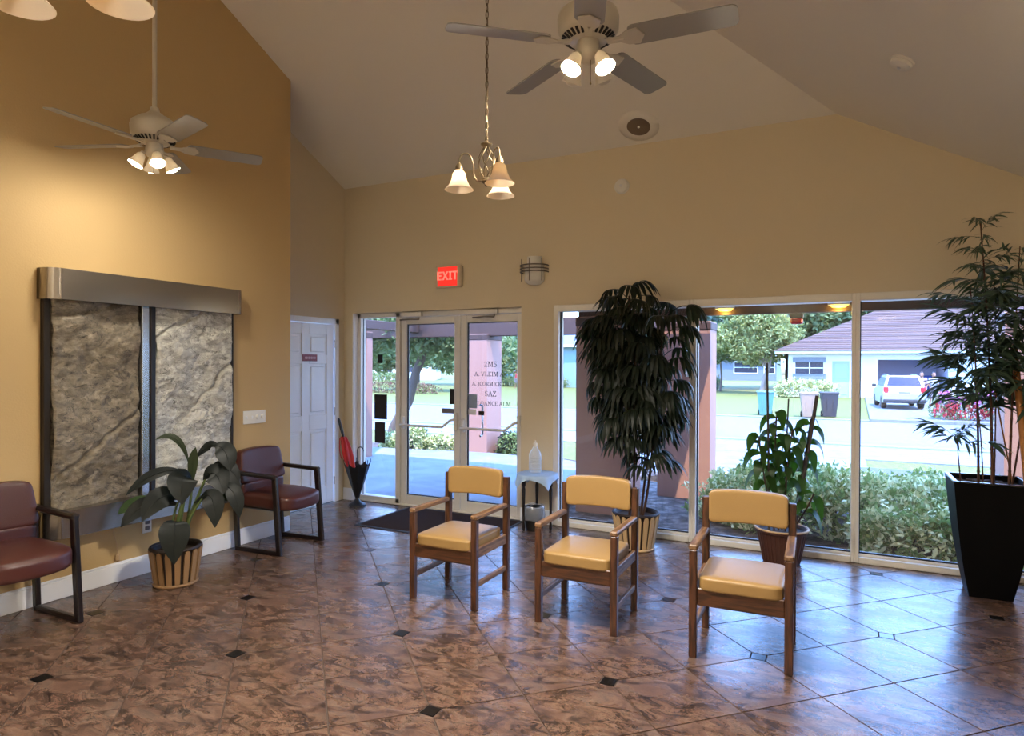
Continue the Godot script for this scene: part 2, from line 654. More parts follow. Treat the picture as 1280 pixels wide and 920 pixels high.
	mat("shingle_0", Color(0.36, 0.275, 0.245), 0.9)
	mat("shingle_1", Color(0.32, 0.25, 0.23), 0.9)
	mat("shingle_2", Color(0.37, 0.29, 0.285), 0.9)
	mat("garage_dark", Color(0.72, 0.73, 0.84), 0.9)
	mat("house_glass", Color(0.16, 0.17, 0.24), 0.2)
	mat("awning_gray", Color(0.42, 0.45, 0.50), 0.6)
	mat("door_pale", Color(0.56, 0.62, 0.68), 0.6)
	mat("car_white", Color(0.55, 0.60, 0.64), 0.25).clearcoat_enabled = true
	mat("car_glass", Color(0.13, 0.14, 0.24), 0.08)
	mat("car_trim", Color(0.16, 0.17, 0.20), 0.6)
	mat("tail_red", Color(0.75, 0.08, 0.16), 0.25)
	mat("tire", Color(0.05, 0.05, 0.05), 0.85)
	mat("bin_teal", Color(0.27, 0.47, 0.47), 0.5)
	mat("bin_tan", Color(0.56, 0.46, 0.39), 0.6)
	mat("bin_dark", Color(0.15, 0.15, 0.19), 0.6)
	mat("tub_blue", Color(0.22, 0.33, 0.72), 0.5)
	mat("petal_red", Color(0.62, 0.12, 0.17), 0.6)
	mat("petal_pink", Color(0.62, 0.30, 0.52), 0.6)
	mat("skin_tone", Color(0.52, 0.37, 0.30), 0.6)
	mat("shirt_pink", Color(0.62, 0.52, 0.55), 0.85)
	mat("shirt_white", Color(0.66, 0.65, 0.65), 0.85)
	mat("shirt_red", Color(0.58, 0.2, 0.22), 0.85)
	mat("denim", Color(0.18, 0.21, 0.32), 0.85)
	mat("shorts_pale", Color(0.52, 0.48, 0.51), 0.85)
	mat("hair_dark", Color(0.14, 0.10, 0.08), 0.7)
	# lamps
	var sh := mat("lamp_glass", Color(0.92, 0.88, 0.80), 0.35)
	sh.backlight_enabled = true
	sh.backlight = Color(1.8, 1.72, 1.6)
	var fs := mat("fan_shade", Color(0.85, 0.83, 0.78), 0.3)
	fs.backlight_enabled = true
	fs.backlight = Color(0.4, 0.385, 0.36)
	glow("bulb_warm", Color(1.0, 0.90, 0.74), 12.0)
	glow("bulb_soft", Color(1.0, 0.88, 0.72), 5.0)
	mat("bulb_off", Color(0.80, 0.77, 0.70), 0.3)
	glow("exit_panel", Color(0.95, 0.20, 0.16), 0.55)
	glow("exit_letter", Color(1.0, 0.42, 0.36), 0.95)
	glow("porch_lamp", Color(1.0, 0.85, 0.35), 2.2)


func glow(key: String, c: Color, e: float) -> void:
	var m := mat(key, c, 0.5)
	m.emission_enabled = true
	m.emission = c
	m.emission_energy_multiplier = e


func lamp(parent: Node, at: Vector3, c: Color, e: float, size := 0.03) -> void:
	var l := OmniLight3D.new()
	l.name = "bulb_light"
	l.position = at
	l.light_color = c
	l.light_energy = e
	l.light_size = size
	l.omni_range = 20.0
	l.omni_attenuation = 2.0
	l.shadow_enabled = true
	parent.add_child(l, true)


# ---------------------------------------------------------------- the room
const ZB := -5.97   # inner face of the front wall with the windows
const XL := -4.73   # inner face of the yellow wall
const H0 := 3.66    # height of the front wall


func shell() -> void:
	var wp := "beige_paint"
	var st := mb()
	# front wall: piers and the gable above the openings
	prism(st, rect(-5.45, -0.3, -5.12, 2.19), ZB - 0.2, ZB, XY)
	prism(st, rect(-2.92, -0.3, -2.565, 2.19), ZB - 0.2, ZB, XY)
	prism(st, rect(1.42, -0.3, 2.8, 2.19), ZB - 0.2, ZB, XY)
	prism(st, PackedVector2Array([Vector2(-5.45, 2.19), Vector2(2.8, 2.19), Vector2(-0.05, H0 + 0.03), Vector2(-5.45, H0 + 0.03)]), ZB - 0.2, ZB, XY)
	struct("wall_front", st, M[wp])
	st = mb()
	prism(st, rect(-4.62, 0, 3.6, 6.4), -5.45, XL, ZY)
	struct("wall_left", st, M.yellow_paint)
	st = mb()
	prism(st, PackedVector2Array([Vector2(-4.62, 2.10), Vector2(-4.62, 4.6), Vector2(ZB, H0 + 0.1), Vector2(ZB, 0), Vector2(-5.86, 0), Vector2(-5.86, 2.10)]), -5.45, -5.25, ZY)
	struct("wall_alcove", st, M[wp])
	st = mb()
	prism(st, rect(ZB - 0.2, 0, 3.6, 2.3), 2.6, 2.8, ZY)
	struct("wall_right", st, M[wp])
	st = mb()
	prism(st, PackedVector2Array([Vector2(-5.45, 0), Vector2(2.8, 0), Vector2(2.8, 2.2), Vector2(-0.05, 3.75), Vector2(-5.45, 3.75)]), 3.5, 3.7, XY)
	struct("wall_rear", st, M[wp])
	# vaulted ceiling: front slope, right slope, rear slope
	var up := Vector3(0, 0.16, 0)
	var B := Vector3(-0.05, H0, ZB)
	var C := Vector3(-4.25, 5.95, -1.2)
	var G := Vector3(-0.05, H0, 3.57)
	st = mb()
	slab(st, [Vector3(-5.5, H0, ZB), B, C, Vector3(-5.5, 5.95, -1.2)], up)
	slab(st, [B, Vector3(2.8, 2.107, ZB), Vector3(2.8, 2.107, 3.57), G, C], up)
	slab(st, [Vector3(-5.5, 5.95, -1.2), C, G, Vector3(-5.5, H0, 3.57)], up)
	struct("ceiling", st, M.ceiling_paint)
	# baseboards
	st = mb()
	span(st, Vector3(XL, 0, -4.605), Vector3(XL + 0.016, 0.125, 3.5), 0.003)
	span(st, Vector3(XL, 0.125, -4.605), Vector3(XL + 0.011, 0.142, 3.5), 0.003)
	struct("baseboard_left", st, M.white_paint)
	st = mb()
	span(st, Vector3(-5.25, 0, ZB), Vector3(-5.12, 0.14, ZB + 0.015), 0.003)
	span(st, Vector3(-2.92, 0, ZB), Vector3(-2.56, 0.14, ZB + 0.015), 0.003)
	span(st, Vector3(1.42, 0, ZB), Vector3(2.6, 0.14, ZB + 0.015), 0.003)
	struct("baseboard_front", st, M.white_paint)


func tiled_floor() -> void:
	var st := mb()
	span(st, Vector3(-5.4, -0.2, ZB - 0.18), Vector3(2.7, -0.004, 3.6))
	var fl := struct("floor", st, M.grout)
	var s := 0.455
	var e1 := Vector2(1, 1) * sqrt(0.5)
	var e2 := Vector2(1, -1) * sqrt(0.5)
	var o := Vector2(0.244, -4.439)
	var room := PackedVector2Array([Vector2(-5.25, ZB + 0.005), Vector2(2.6, ZB + 0.005), Vector2(2.6, -0.5), Vector2(XL, -0.5), Vector2(XL, -4.62), Vector2(-5.25, -4.62)])
	var doorway := rect(-5.1, ZB - 0.06, 1.4, ZB)
	var clip: PackedVector2Array = Geometry2D.merge_polygons(room, doorway)[0]
	var g := 0.0029
	var cut := 0.055
	for i in range(-16, 17):
		for j in range(-14, 19):
			var c := o + e1 * (i + 0.5) * s + e2 * (j + 0.5) * s
			if c.x < -5.8 or c.x > 3.0 or c.y < -6.6 or c.y > -0.1:
				continue
			var h := s / 2.0 - g
			var loc := []
			for q in [[-1, -1], [1, -1], [1, 1], [-1, 1]]:
				var vi: int = i + (1 if q[0] > 0 else 0)
				var vj: int = j + (1 if q[1] > 0 else 0)
				if posmod(vi, 2) == 0 and posmod(vj, 2) == 0:
					var a := Vector2(q[0] * (h - cut), q[1] * h)
					var b := Vector2(q[0] * h, q[1] * (h - cut))
					if q[0] * q[1] > 0:
						loc.append(b)
						loc.append(a)
					else:
						loc.append(a)
						loc.append(b)
				else:
					loc.append(Vector2(q[0] * h, q[1] * h))
			tile(fl, "tile", loc, c, e1, e2, clip, M["slate_tile_%d" % (posmod(i * 3 + j * 5 + i * j, 8))])
			if posmod(i, 2) == 0 and posmod(j, 2) == 0:
				var d := cut - 0.003
				tile(fl, "insert_tile", [Vector2(-d, 0), Vector2(0, -d), Vector2(d, 0), Vector2(0, d)], o + e1 * i * s + e2 * j * s, e1, e2, clip, M.insert)


func tile(fl: Node, called: String, loc: Array, c: Vector2, e1: Vector2, e2: Vector2, clip: PackedVector2Array, m: Material) -> void:
	var world := PackedVector2Array()
	for p in loc:
		world.append(c + e1 * p.x + e2 * p.y)
	var cuts := Geometry2D.intersect_polygons(world, clip)
	if cuts.is_empty() or cuts[0].size() < 3:
		return
	var outer: PackedVector2Array = cuts[0]
	var area := 0.0
	for k in outer.size():
		area += outer[k].cross(outer[(k + 1) % outer.size()])
	if absf(area) < 0.002:
		return
	var inner: Array = Geometry2D.offset_polygon(outer, -0.0012, Geometry2D.JOIN_MITER)
	if inner.is_empty():
		return
	var top: PackedVector2Array = inner[0]
	var st := mb()
	var at := func(p: Vector2, y: float) -> Vector3: return Vector3(p.x - c.x, y, p.y - c.y)
	var ids := Geometry2D.triangulate_polygon(top)
	for k in range(0, ids.size(), 3):
		tri(st, at.call(top[ids[k]], 0.0), at.call(top[ids[k + 1]], 0.0), at.call(top[ids[k + 2]], 0.0), Vector3.UP)
	if top.size() == outer.size():
		# start both rings at the same corner
		var first := 0
		for k in outer.size():
			if outer[k].distance_to(top[0]) < outer[first].distance_to(top[0]):
				first = k
		var dir := 1
		if outer[(first + 1) % outer.size()].distance_to(top[1]) > outer[posmod(first - 1, outer.size())].distance_to(top[1]):
			dir = -1
		for k in top.size():
			var a := top[k]
			var b := top[(k + 1) % top.size()]
			var ao := outer[posmod(first + dir * k, outer.size())]
			var bo := outer[posmod(first + dir * (k + 1), outer.size())]
			quad(st, at.call(a, 0.0), at.call(b, 0.0), at.call(bo, -0.0045), at.call(ao, -0.0045), at.call((ao + bo) / 2, 0.2))
	var t := part(called, st, m, fl)
	t.position = Vector3(c.x, 0, c.y)


func pane(called: String, a: Vector3, b: Vector3, parent: Node) -> void:
	var st := mb()
	var z := (a.z + b.z) / 2.0
	quad(st, Vector3(a.x, a.y, z), Vector3(b.x, a.y, z), Vector3(b.x, b.y, z), Vector3(a.x, b.y, z), Vector3.BACK)
	part(called, st, M.glass, parent)


func entrance() -> void:
	var z0 := ZB - 0.17
	var z1 := ZB - 0.07
	var zc := ZB - 0.12
	var al: Material = M.aluminum
	# white lining of the opening
	var st := mb()
	span(st, Vector3(-5.122, 0, ZB - 0.071), Vector3(-5.104, 2.19, ZB + 0.004), 0.002)
	struct("trim_1", st, M.white_paint)
	# side light
	var w := Node3D.new()
	w.name = "window_1"
	w.set_meta("kind", "structure")
	add_child(w)
	st = mb()
	span(st, Vector3(-5.12, 0, z0), Vector3(-5.06, 2.185, z1), 0.004)
	span(st, Vector3(-4.555, 0, z0), Vector3(-4.495, 2.185, z1), 0.004)
	span(st, Vector3(-5.12, 2.135, z0), Vector3(-2.92, 2.19, z1), 0.004)
	span(st, Vector3(-5.12, 0, z0), Vector3(-4.5, 0.06, z1), 0.004)
	span(st, Vector3(-2.935, 0, z0), Vector3(-2.92, 2.185, z1), 0.002)
	part("window_frame", st, al, w)
	st = mb()
	span(st, Vector3(-5.062, 0.06, zc - 0.002), Vector3(-5.054, 2.135, zc + 0.006), 0.001)
	part("glazing_bead", st, M.rubber, w)
	pane("pane", Vector3(-5.056, 0.06, zc), Vector3(-4.555, 2.135, zc), w)
	# two leaves
	for k in 2:
		var d := Node3D.new()
		d.name = "door_%d" % (k + 1)
		d.set_meta("kind", "structure")
		add_child(d)
		var x0 := -4.49 if k == 0 else -3.695
		var x1 := -3.705 if k == 0 else -2.937
		st = mb()
		span(st, Vector3(x0, 0.012, z0 + 0.02), Vector3(x0 + 0.075, 2.13, z1 - 0.02), 0.005)
		span(st, Vector3(x1 - 0.075, 0.012, z0 + 0.02), Vector3(x1, 2.13, z1 - 0.02), 0.005)
		span(st, Vector3(x0 + 0.075, 2.05, z0 + 0.02), Vector3(x1 - 0.075, 2.13, z1 - 0.02), 0.005)
		span(st, Vector3(x0 + 0.075, 0.012, z0 + 0.02), Vector3(x1 - 0.075, 0.115, z1 - 0.02), 0.005)
		part("door_frame", st, al, d)
		st = mb()
		for e in [[x0 + 0.075, 0.115, x0 + 0.083, 2.05], [x1 - 0.083, 0.115, x1 - 0.075, 2.05], [x0 + 0.075, 0.115, x1 - 0.075, 0.123], [x0 + 0.075, 2.042, x1 - 0.075, 2.05]]:
			span(st, Vector3(e[0], e[1], zc - 0.01), Vector3(e[2], e[3], zc + 0.012))
		part("gasket", st, M.rubber, d)
		pane("pane", Vector3(x0 + 0.08, 0.12, zc), Vector3(x1 - 0.08, 2.045, zc), d)
		# push bar with its bent end towards the latch
		st = mb()
		var yb := 0.915
		tube(st, [Vector3(x0 + 0.04, yb, z1), Vector3(x0 + 0.05, yb, z1 + 0.06), Vector3(x0 + 0.09, yb, z1 + 0.075), Vector3(x1 - 0.17, yb, z1 + 0.075), Vector3(x1 - 0.07, yb + 0.075, z1 + 0.07), Vector3(x1 - 0.04, yb + 0.09, z1 - 0.01)], 0.014, 8)
		part("push_bar", st, al, d)
		st = mb()
		box(st, Vector3(x0 + 0.04, yb + 0.02, z1), Vector3(0.045, 0.15, 0.05), 0.012)
		box(st, Vector3(x1 - 0.04, yb + 0.06, z1), Vector3(0.045, 0.20, 0.05), 0.012)
		part("latch_case", st, al, d)
		# closer and its arm
		st = mb()
		var xc := x0 + (0.20 if k == 0 else 0.36)
		box(st, Vector3(xc, 2.155, z1 + 0.03), Vector3(0.24, 0.055, 0.06), 0.008)
		part("door_closer", st, M.white_plastic, d)
		st = mb()
		tube(st, [Vector3(xc + 0.08, 2.12, z1 + 0.03), Vector3(xc + 0.08, 2.10, z1 + 0.03), Vector3(xc - 0.02, 2.095, z1 + 0.10), Vector3(xc - 0.2, 2.10, z1)], 0.009, 6)
		part("closer_arm", st, M.aluminum_dark, d)
		if k == 1:
			st = mb()
			tube(st, [Vector3(x0 + 0.2, 1.16, z0), Vector3(x0 + 0.2, 1.15, z0 - 0.05), Vector3(x0 + 0.2, 0.83, z0 - 0.05), Vector3(x0 + 0.2, 0.82, z0)], 0.012, 8)
			part("pull_handle", st, M.chrome, d)
			var rows := ["2M5", "A. VLEIM A", "A. JCORMICK DR", "SAZ", "ALLOANCE ALM"]
			for i in rows.size():
				letters("decal_lettering", rows[i], [0.078, 0.066, 0.058, 0.078, 0.062][i], 0.002, M.decal_ink, d, Vector3(-3.345 + [0, -0.02, 0, 0, 0][i], 1.60 - 0.105 * i, zc - 0.004), 0.0, "Droid Serif")
	st = mb()
	span(st, Vector3(-5.1, -0.01, ZB - 0.2), Vector3(-2.92, 0.012, ZB - 0.05), 0.004)
	struct("trim_2", st, al)
	# notices stuck to the glass
	notice("dark rectangular notice high up on the side light glass beside the umbrella stand", Vector3(-4.81, 1.66, zc + 0.004), Vector2(0.075, 0.10), M.paper_dark)
	notice("largest dark notice at mid height on the side light glass", Vector3(-4.80, 1.10, zc + 0.004), Vector2(0.185, 0.29), M.paper_dark)
	notice("dark upright notice on the side light glass, directly below the largest notice", Vector3(-4.81, 0.80, zc + 0.004), Vector2(0.15, 0.245), M.paper_dark)
	notice("narrow black notice at the right edge of the left entrance door glass", Vector3(-3.82, 1.245, zc + 0.004), Vector2(0.06, 0.17), M.paper_dark)
	notice("wide low gray sticker on the left entrance door glass above the push bar", Vector3(-3.87, 1.085, zc + 0.004), Vector2(0.165, 0.055), M.paper_gray)
	notice("pale blue sheet on the right entrance door glass below the lettering", Vector3(-3.555, 1.20, zc + 0.004), Vector2(0.105, 0.15), M.paper_blue)
	notice("small black and white sticker on the right entrance door glass beside the handle", Vector3(-3.45, 1.075, zc + 0.004), Vector2(0.07, 0.045), M.paper_dark)
	notice("small white opening notice below the pale blue sheet on the right door", Vector3(-3.565, 1.085, zc + 0.004), Vector2(0.10, 0.06), M.paper_white)


func notice(label: String, at: Vector3, size: Vector2, m: Material) -> void:
	var st := mb()
	box(st, at, Vector3(size.x, size.y, 0.003), 0.001)
	tag(part("paper_notice", st, m, self), label, "notice")


func windows() -> void:
	var z0 := ZB - 0.14
	var z1 := ZB - 0.0
	var zc := ZB - 0.06
	var xs := [-2.565, -1.20, 0.10, 1.42]
	for k in 3:
		var w := Node3D.new()
		w.name = "window_%d" % (k + 2)
		w.set_meta("kind", "structure")
		add_child(w)
		var x0: float = xs[k]
		var x1: float = xs[k + 1]
		var st := mb()
		var l := 0.055 if k == 0 else 0.03
		var r := 0.055 if k == 2 else 0.03
		span(st, Vector3(x0, 0, z0), Vector3(x0 + l, 2.19, z1), 0.004)
		span(st, Vector3(x1 - r, 0, z0), Vector3(x1, 2.19, z1), 0.004)
		span(st, Vector3(x0 + l, 2.125, z0), Vector3(x1 - r, 2.19, z1), 0.004)
		span(st, Vector3(x0 + l, 0, z0), Vector3(x1 - r, 0.05, z1 + 0.012), 0.004)
		span(st, Vector3(x0 + l, 0.05, z0 + 0.02), Vector3(x1 - r, 0.07, z1 - 0.03), 0.004)
		part("window_frame", st, M.aluminum, w)
		st = mb()
		span(st, Vector3(x0 + l, 0.07, zc - 0.01), Vector3(x1 - r, 0.08, zc + 0.014))
		span(st, Vector3(x0 + l, 0.08, zc - 0.01), Vector3(x0 + l + 0.008, 2.125, zc + 0.014))
		part("gasket", st, M.rubber, w)
		pane("pane", Vector3(x0 + l, 0.07, zc), Vector3(x1 - r, 2.125, zc), w)


func recess_door() -> void:
	var x := -5.25
	var za := -4.90  # latch side, behind the corner of the yellow wall
	var zb := -5.80
	var d := Node3D.new()
	d.name = "door_3"
	d.set_meta("kind", "structure")
	add_child(d)
	var st := mb()
	# stiles, rails and a recessed field behind six raised panels
	span(st, Vector3(x - 0.05, 0.01, zb + 0.01), Vector3(x - 0.018, 2.05, za))
	var zs := [zb + 0.005, zb + 0.115, zb + 0.39, zb + 0.50, zb + 0.775, za]
	for e in [[0, 1], [2, 3], [4, 5]]:
		span(st, Vector3(x - 0.02, 0.01, zs[e[0]]), Vector3(x - 0.004, 2.05, zs[e[1]]), 0.003)
	var ys := [0.01, 0.20, 0.86, 1.03, 1.60, 1.70, 1.93, 2.05]
	for e in [[0, 1], [2, 3], [4, 5], [6, 7]]:
		span(st, Vector3(x - 0.02, ys[e[0]], zs[1]), Vector3(x - 0.004, ys[e[1]], zs[2]), 0.003)
		span(st, Vector3(x - 0.02, ys[e[0]], zs[3]), Vector3(x - 0.004, ys[e[1]], zs[4]), 0.003)
	part("door_leaf", st, M.white_paint, d)
	for e in [[0.20, 0.86], [1.03, 1.60], [1.70, 1.93]]:
		for q in [[zs[1], zs[2]], [zs[3], zs[4]]]:
			st = mb()
			span(st, Vector3(x - 0.022, e[0] + 0.03, q[0] + 0.03), Vector3(x - 0.006, e[1] - 0.03, q[1] - 0.03), 0.013)
			part("panel", st, M.white_paint, d)
	for y in [0.25, 1.05, 1.83]:
		st = mb()
		tube(st, [Vector3(x + 0.006, y - 0.045, zb), Vector3(x + 0.006, y + 0.045, zb)], 0.007, 8)
		part("hinge", st, M.chrome, d)
	st = mb()
	lathe(st, [Vector2(0, -0.02), Vector2(0.028, -0.02), Vector2(0.028, 0.0), Vector2(0.01, 0.01), Vector2(0.01, 0.03), Vector2(0.027, 0.045), Vector2(0.02, 0.065), Vector2(0, 0.068)], 16, Transform3D(Basis(Vector3(0, 0, 1), Vector3(1, 0, 0), Vector3(0, 1, 0)), Vector3(x, 0.95, za - 0.06)))
	part("door_knob", st, M.chrome, d)
	st = mb()
	span(st, Vector3(x - 0.1, 0, zb - 0.07), Vector3(x + 0.014, 2.12, zb - 0.008), 0.004)
	span(st, Vector3(x - 0.1, 0, za + 0.008), Vector3(x + 0.014, 2.12, za + 0.07), 0.004)
	span(st, Vector3(x - 0.1, 2.058, zb - 0.07), Vector3(x + 0.014, 2.12, za + 0.07), 0.004)
	struct("trim_3", st, M.white_paint)
	var p := thing("door_plaque", "small dark red plaque with a pale line of lettering on the white panel door", "sign", Vector3(x + 0.0, 1.665, -5.415))
	st = mb()
	box(st, Vector3(0, 0, 0), Vector3(0.008, 0.075, 0.22), 0.002)
	part("plate", st, M.sign_red, p)
	st = mb()
	for k in 9:
		box(st, Vector3(0.005, 0, -0.075 + 0.0185 * k), Vector3(0.002, 0.022 + 0.004 * (k % 2), 0.012), 0.0)
	part("lettering", st, M.sign_pale, p)


# ---------------------------------------------------------------- the porch and what grows beside it
func column(st: SurfaceTool, a: Vector2, b: Vector2, top: float, low := -0.4) -> void:
	prism(st, rect(a.x, a.y, b.x, b.y), low, top)


func porch() -> void:
	var st := mb()
	prism(st, PackedVector2Array([Vector2(-11, ZB - 0.2), Vector2(-2.9, ZB - 0.2), Vector2(-2.9, -9.6), Vector2(-4.2, -10.3), Vector2(-5.8, -10.47), Vector2(-7.6, -10.15), Vector2(-11, -9.9)]), -0.3, -0.02)
	struct("porch_floor", st, M.concrete)
	var cols := [[Vector2(-6.4, -11.0), Vector2(-5.8, -10.43)], [Vector2(-2.78, -7.55), Vector2(-2.12, -7.15)], [Vector2(-2.16, -8.95), Vector2(-1.49, -8.5)], [Vector2(-7.62, -9.10), Vector2(-7.36, -8.95)], [Vector2(1.5, -8.75), Vector2(2.1, -8.3)]]
	for k in 5:
		st = mb()
		column(st, cols[k][0], cols[k][1], 2.16, -0.7)
		var sh := struct("porch_column", st, M.stucco)
		st = mb()
		var c: Vector2 = (cols[k][0] + cols[k][1]) / 2.0
		var s: Vector2 = cols[k][1] - cols[k][0] + Vector2(0.02, 0.02)
		box(st, Vector3(c.x, 2.10, c.y), Vector3(s.x, 0.1, s.y), 0.01)
		part("capital_band", st, M.beam_paint, sh)
	# beams and roof over the porch
	st = mb()
	box(st, Vector3(-7.0, 2.27, -10.6), Vector3(9.0, 0.30, 0.22), 0.01)
	box(st, Vector3(-7.45, 2.29, -8.0), Vector3(0.2, 0.16, 5.0), 0.01)
	struct("porch_beam", st, M.beam_paint)
	st = mb()
	box(st, Vector3(0.05, 2.25, -7.32), Vector3(5.7, 0.22, 0.12), 0.01)
	struct("porch_beam", st, M.beam_paint)
	st = mb()
	prism(st, PackedVector2Array([Vector2(-9.0, ZB - 0.2), Vector2(-9.0, -8.3), Vector2(-1.3, -8.3), Vector2(-1.3, -7.4), Vector2(3.2, -7.4), Vector2(3.2, ZB - 0.2)]), 2.36, 2.48)
	struct("porch_roof", st, M.soffit_paint)
	# small lamps let into the eave and the red box beneath it
	var spots := [Vector3(-1.12, 2.15, -7.24), Vector3(-0.03, 2.15, -7.24)]
	for k in 2:
		var l := thing("eave_light", ["small round eave light glowing yellow above the left end of the middle window", "small round eave light glowing yellow above the right end of the middle window"][k], "light", spots[k] + Vector3(0, 0.03, 0), 0, "eave lights outside the windows")
		st = mb()
		lathe(st, [Vector2(0.085, 0.02), Vector2(0.10, 0.02), Vector2(0.10, 0.18), Vector2(0, 0.18)], 20)
		part("housing", st, M.white_plastic, l)
		st = mb()
		lathe(st, [Vector2(0, -0.005), Vector2(0.06, 0.0), Vector2(0.084, 0.02), Vector2(0.084, 0.03), Vector2(0, 0.03)], 20)
		part("lens", st, M.porch_lamp, l)
		lamp(l, Vector3(0, -0.05, 0.0), Color(1.0, 0.85, 0.4), 0.10, 0.05)
	var a := thing("alarm_light", "small red box with a dark cap hanging under the eave beam outside the middle window", "alarm", Vector3(-0.42, 2.05, -7.32))
	st = mb()
	box(st, Vector3(0, 0.06, 0), Vector3(0.13, 0.05, 0.10), 0.01)
	part("cap", st, M.car_trim, a)
	st = mb()
	box(st, Vector3(0, 0.005, 0), Vector3(0.12, 0.06, 0.09), 0.015)
	part("lens", st, M.tail_red, a)
	# pale upright plate and turned piece on the outer column
	var w := thing("pale_upright", "pale slender upright piece on the pink column left of the middle window", "light", Vector3(-1.74, 1.63, -8.49))
	st = mb()
	box(st, Vector3(0, 0, 0.01), Vector3(0.10, 0.36, 0.02), 0.008)
	part("back_plate", st, M.white_plastic, w)
	st = mb()
	lathe(st, [Vector2(0, -0.17), Vector2(0.04, -0.15), Vector2(0.055, 0.10), Vector2(0.085, 0.14), Vector2(0.03, 0.2), Vector2(0, 0.21)], 12, Transform3D(Basis(), Vector3(0, 0, 0.09)))
	part("shade", st, M.white_plastic, w)
	# planting: mulch, hedge under the windows, shrubs along the porch
	st = mb()
	prism(st, PackedVector2Array([Vector2(-2.9, ZB - 0.2), Vector2(3.4, ZB - 0.2), Vector2(3.4, -9.0), Vector2(-1.0, -9.2), Vector2(-2.9, -9.6)]), -0.4, -0.12)
	prism(st, PackedVector2Array([Vector2(-11, -9.9), Vector2(-7.6, -10.15), Vector2(-5.8, -10.47), Vector2(-4.2, -10.3), Vector2(-2.9, -9.6), Vector2(-2.4, -10.3), Vector2(-5.8, -11.5), Vector2(-11, -11.3)]), -0.7, -0.12)
	struct("planting_bed", st, M.mulch)
	bush("hedge", "clipped leafy hedge with pale edged leaves along the outside of the windows", "hedge", Vector3(0.55, -0.12, -7.75), Vector3(1.95, 0.55, 0.75), 6500, 0.058, "leaf_hedge", "leaf_hedge_pale", 5)
	bush("hedge", "lower sprawling part of the leafy hedge, close to the glass behind the black planter", "hedge", Vector3(0.75, -0.12, -6.95), Vector3(0.65, 0.42, 0.45), 1700, 0.058, "leaf_hedge", "leaf_hedge_pale", 6)
	bush("shrub", "pale green round shrub at the porch edge seen through the side light", "shrub", Vector3(-7.9, -0.12, -10.45), Vector3(0.28, 0.36, 0.22), 500, 0.05, "leaf_hedge", "leaf_hedge_pale", 7)
	bush("shrub", "low spreading pale green shrub beyond the left entrance door", "shrub", Vector3(-6.95, -0.12, -10.8), Vector3(0.42, 0.30, 0.24), 650, 0.05, "leaf_hedge_pale", "leaf_hedge", 8)
	bush("shrub", "taller shrub at the porch edge just left of the left entrance door glass", "shrub", Vector3(-7.5, -0.12, -10.6), Vector3(0.20, 0.50, 0.22), 420, 0.05, "leaf_hedge", "leaf_hedge_pale", 9)
	bush("shrub", "dark green shrub at the foot of the pink column beyond the right entrance door", "shrub", Vector3(-5.38, -0.12, -10.75), Vector3(0.34, 0.42, 0.28), 800, 0.05, "leaf_rapis", "leaf_hedge", 10)


func leaf_cluster(size: float, n: int, sd: int) -> ArrayMesh:
	var r := RandomNumberGenerator.new()
	r.seed = sd
	var st := mb()
	for k in n:
		var d := Vector3(r.randf_range(-1, 1), r.randf_range(-0.3, 1), r.randf_range(-1, 1)).normalized()
		var p := Vector3(r.randf_range(-1, 1), r.randf_range(-1, 1), r.randf_range(-1, 1)) * size * 0.6
		blade(st, p, p + d * size * 0.6 + Vector3.UP * size * 0.1, p + d * size * 1.2, size * 0.55, Vector3(r.randf_range(-1, 1), 1, r.randf_range(-1, 1)), 2, 0.2, 0.45)
	st.generate_normals()
	return st.commit()


func bush(called: String, label: String, cat: String, at: Vector3, half: Vector3, n: int, size: float, m1: String, m2: String, sd: int) -> void:
	var r := RandomNumberGenerator.new()
	r.seed = sd
	var b := thing(called, label, cat, at)
	var f := FastNoiseLite.new()
	f.seed = sd
	f.frequency = 2.2
	var a := []
	var c := []
	for i in n:
		var d := Vector3(r.randf_range(-1, 1), r.randf_range(0, 1), r.randf_range(-1, 1))
		var q := pow(pow(absf(d.x), 4) + pow(d.y, 4) + pow(absf(d.z), 4), -0.25)
		var p := d * q * half * lerpf(0.55, 1.0, pow(r.randf(), 0.4))
		p *= 1.0 + 0.22 * f.get_noise_3dv(p + at)
		p.y = maxf(p.y, 0.03)
		var t := Transform3D(Basis.from_euler(Vector3(r.randf_range(-0.7, 0.7), r.randf() * TAU, r.randf_range(-0.7, 0.7))).scaled(Vector3.ONE * r.randf_range(0.7, 1.25)), p)
		if r.randf() < 0.5:
			a.append(t)
		else:
			c.append(t)
	scatter("leaves", leaf_cluster(size, 5, sd), M[m1], a, b)
	scatter("leaves", leaf_cluster(size, 5, sd + 50), M[m2], c, b)
	var st := mb()
	for i in int(6 + half.x * 8):
		var x := r.randf_range(-0.8, 0.8) * half.x
		var z := r.randf_range(-0.6, 0.6) * half.z
		tube(st, bez(Vector3(x, -0.05, z), Vector3(x, half.y * 0.5, z), Vector3(x + r.randf_range(-0.15, 0.15), half.y * 0.8, z + r.randf_range(-0.15, 0.15)), 4), 0.009, 5)
	part("stems", st, M.stem_brown, b).set_meta("kind", "stuff")


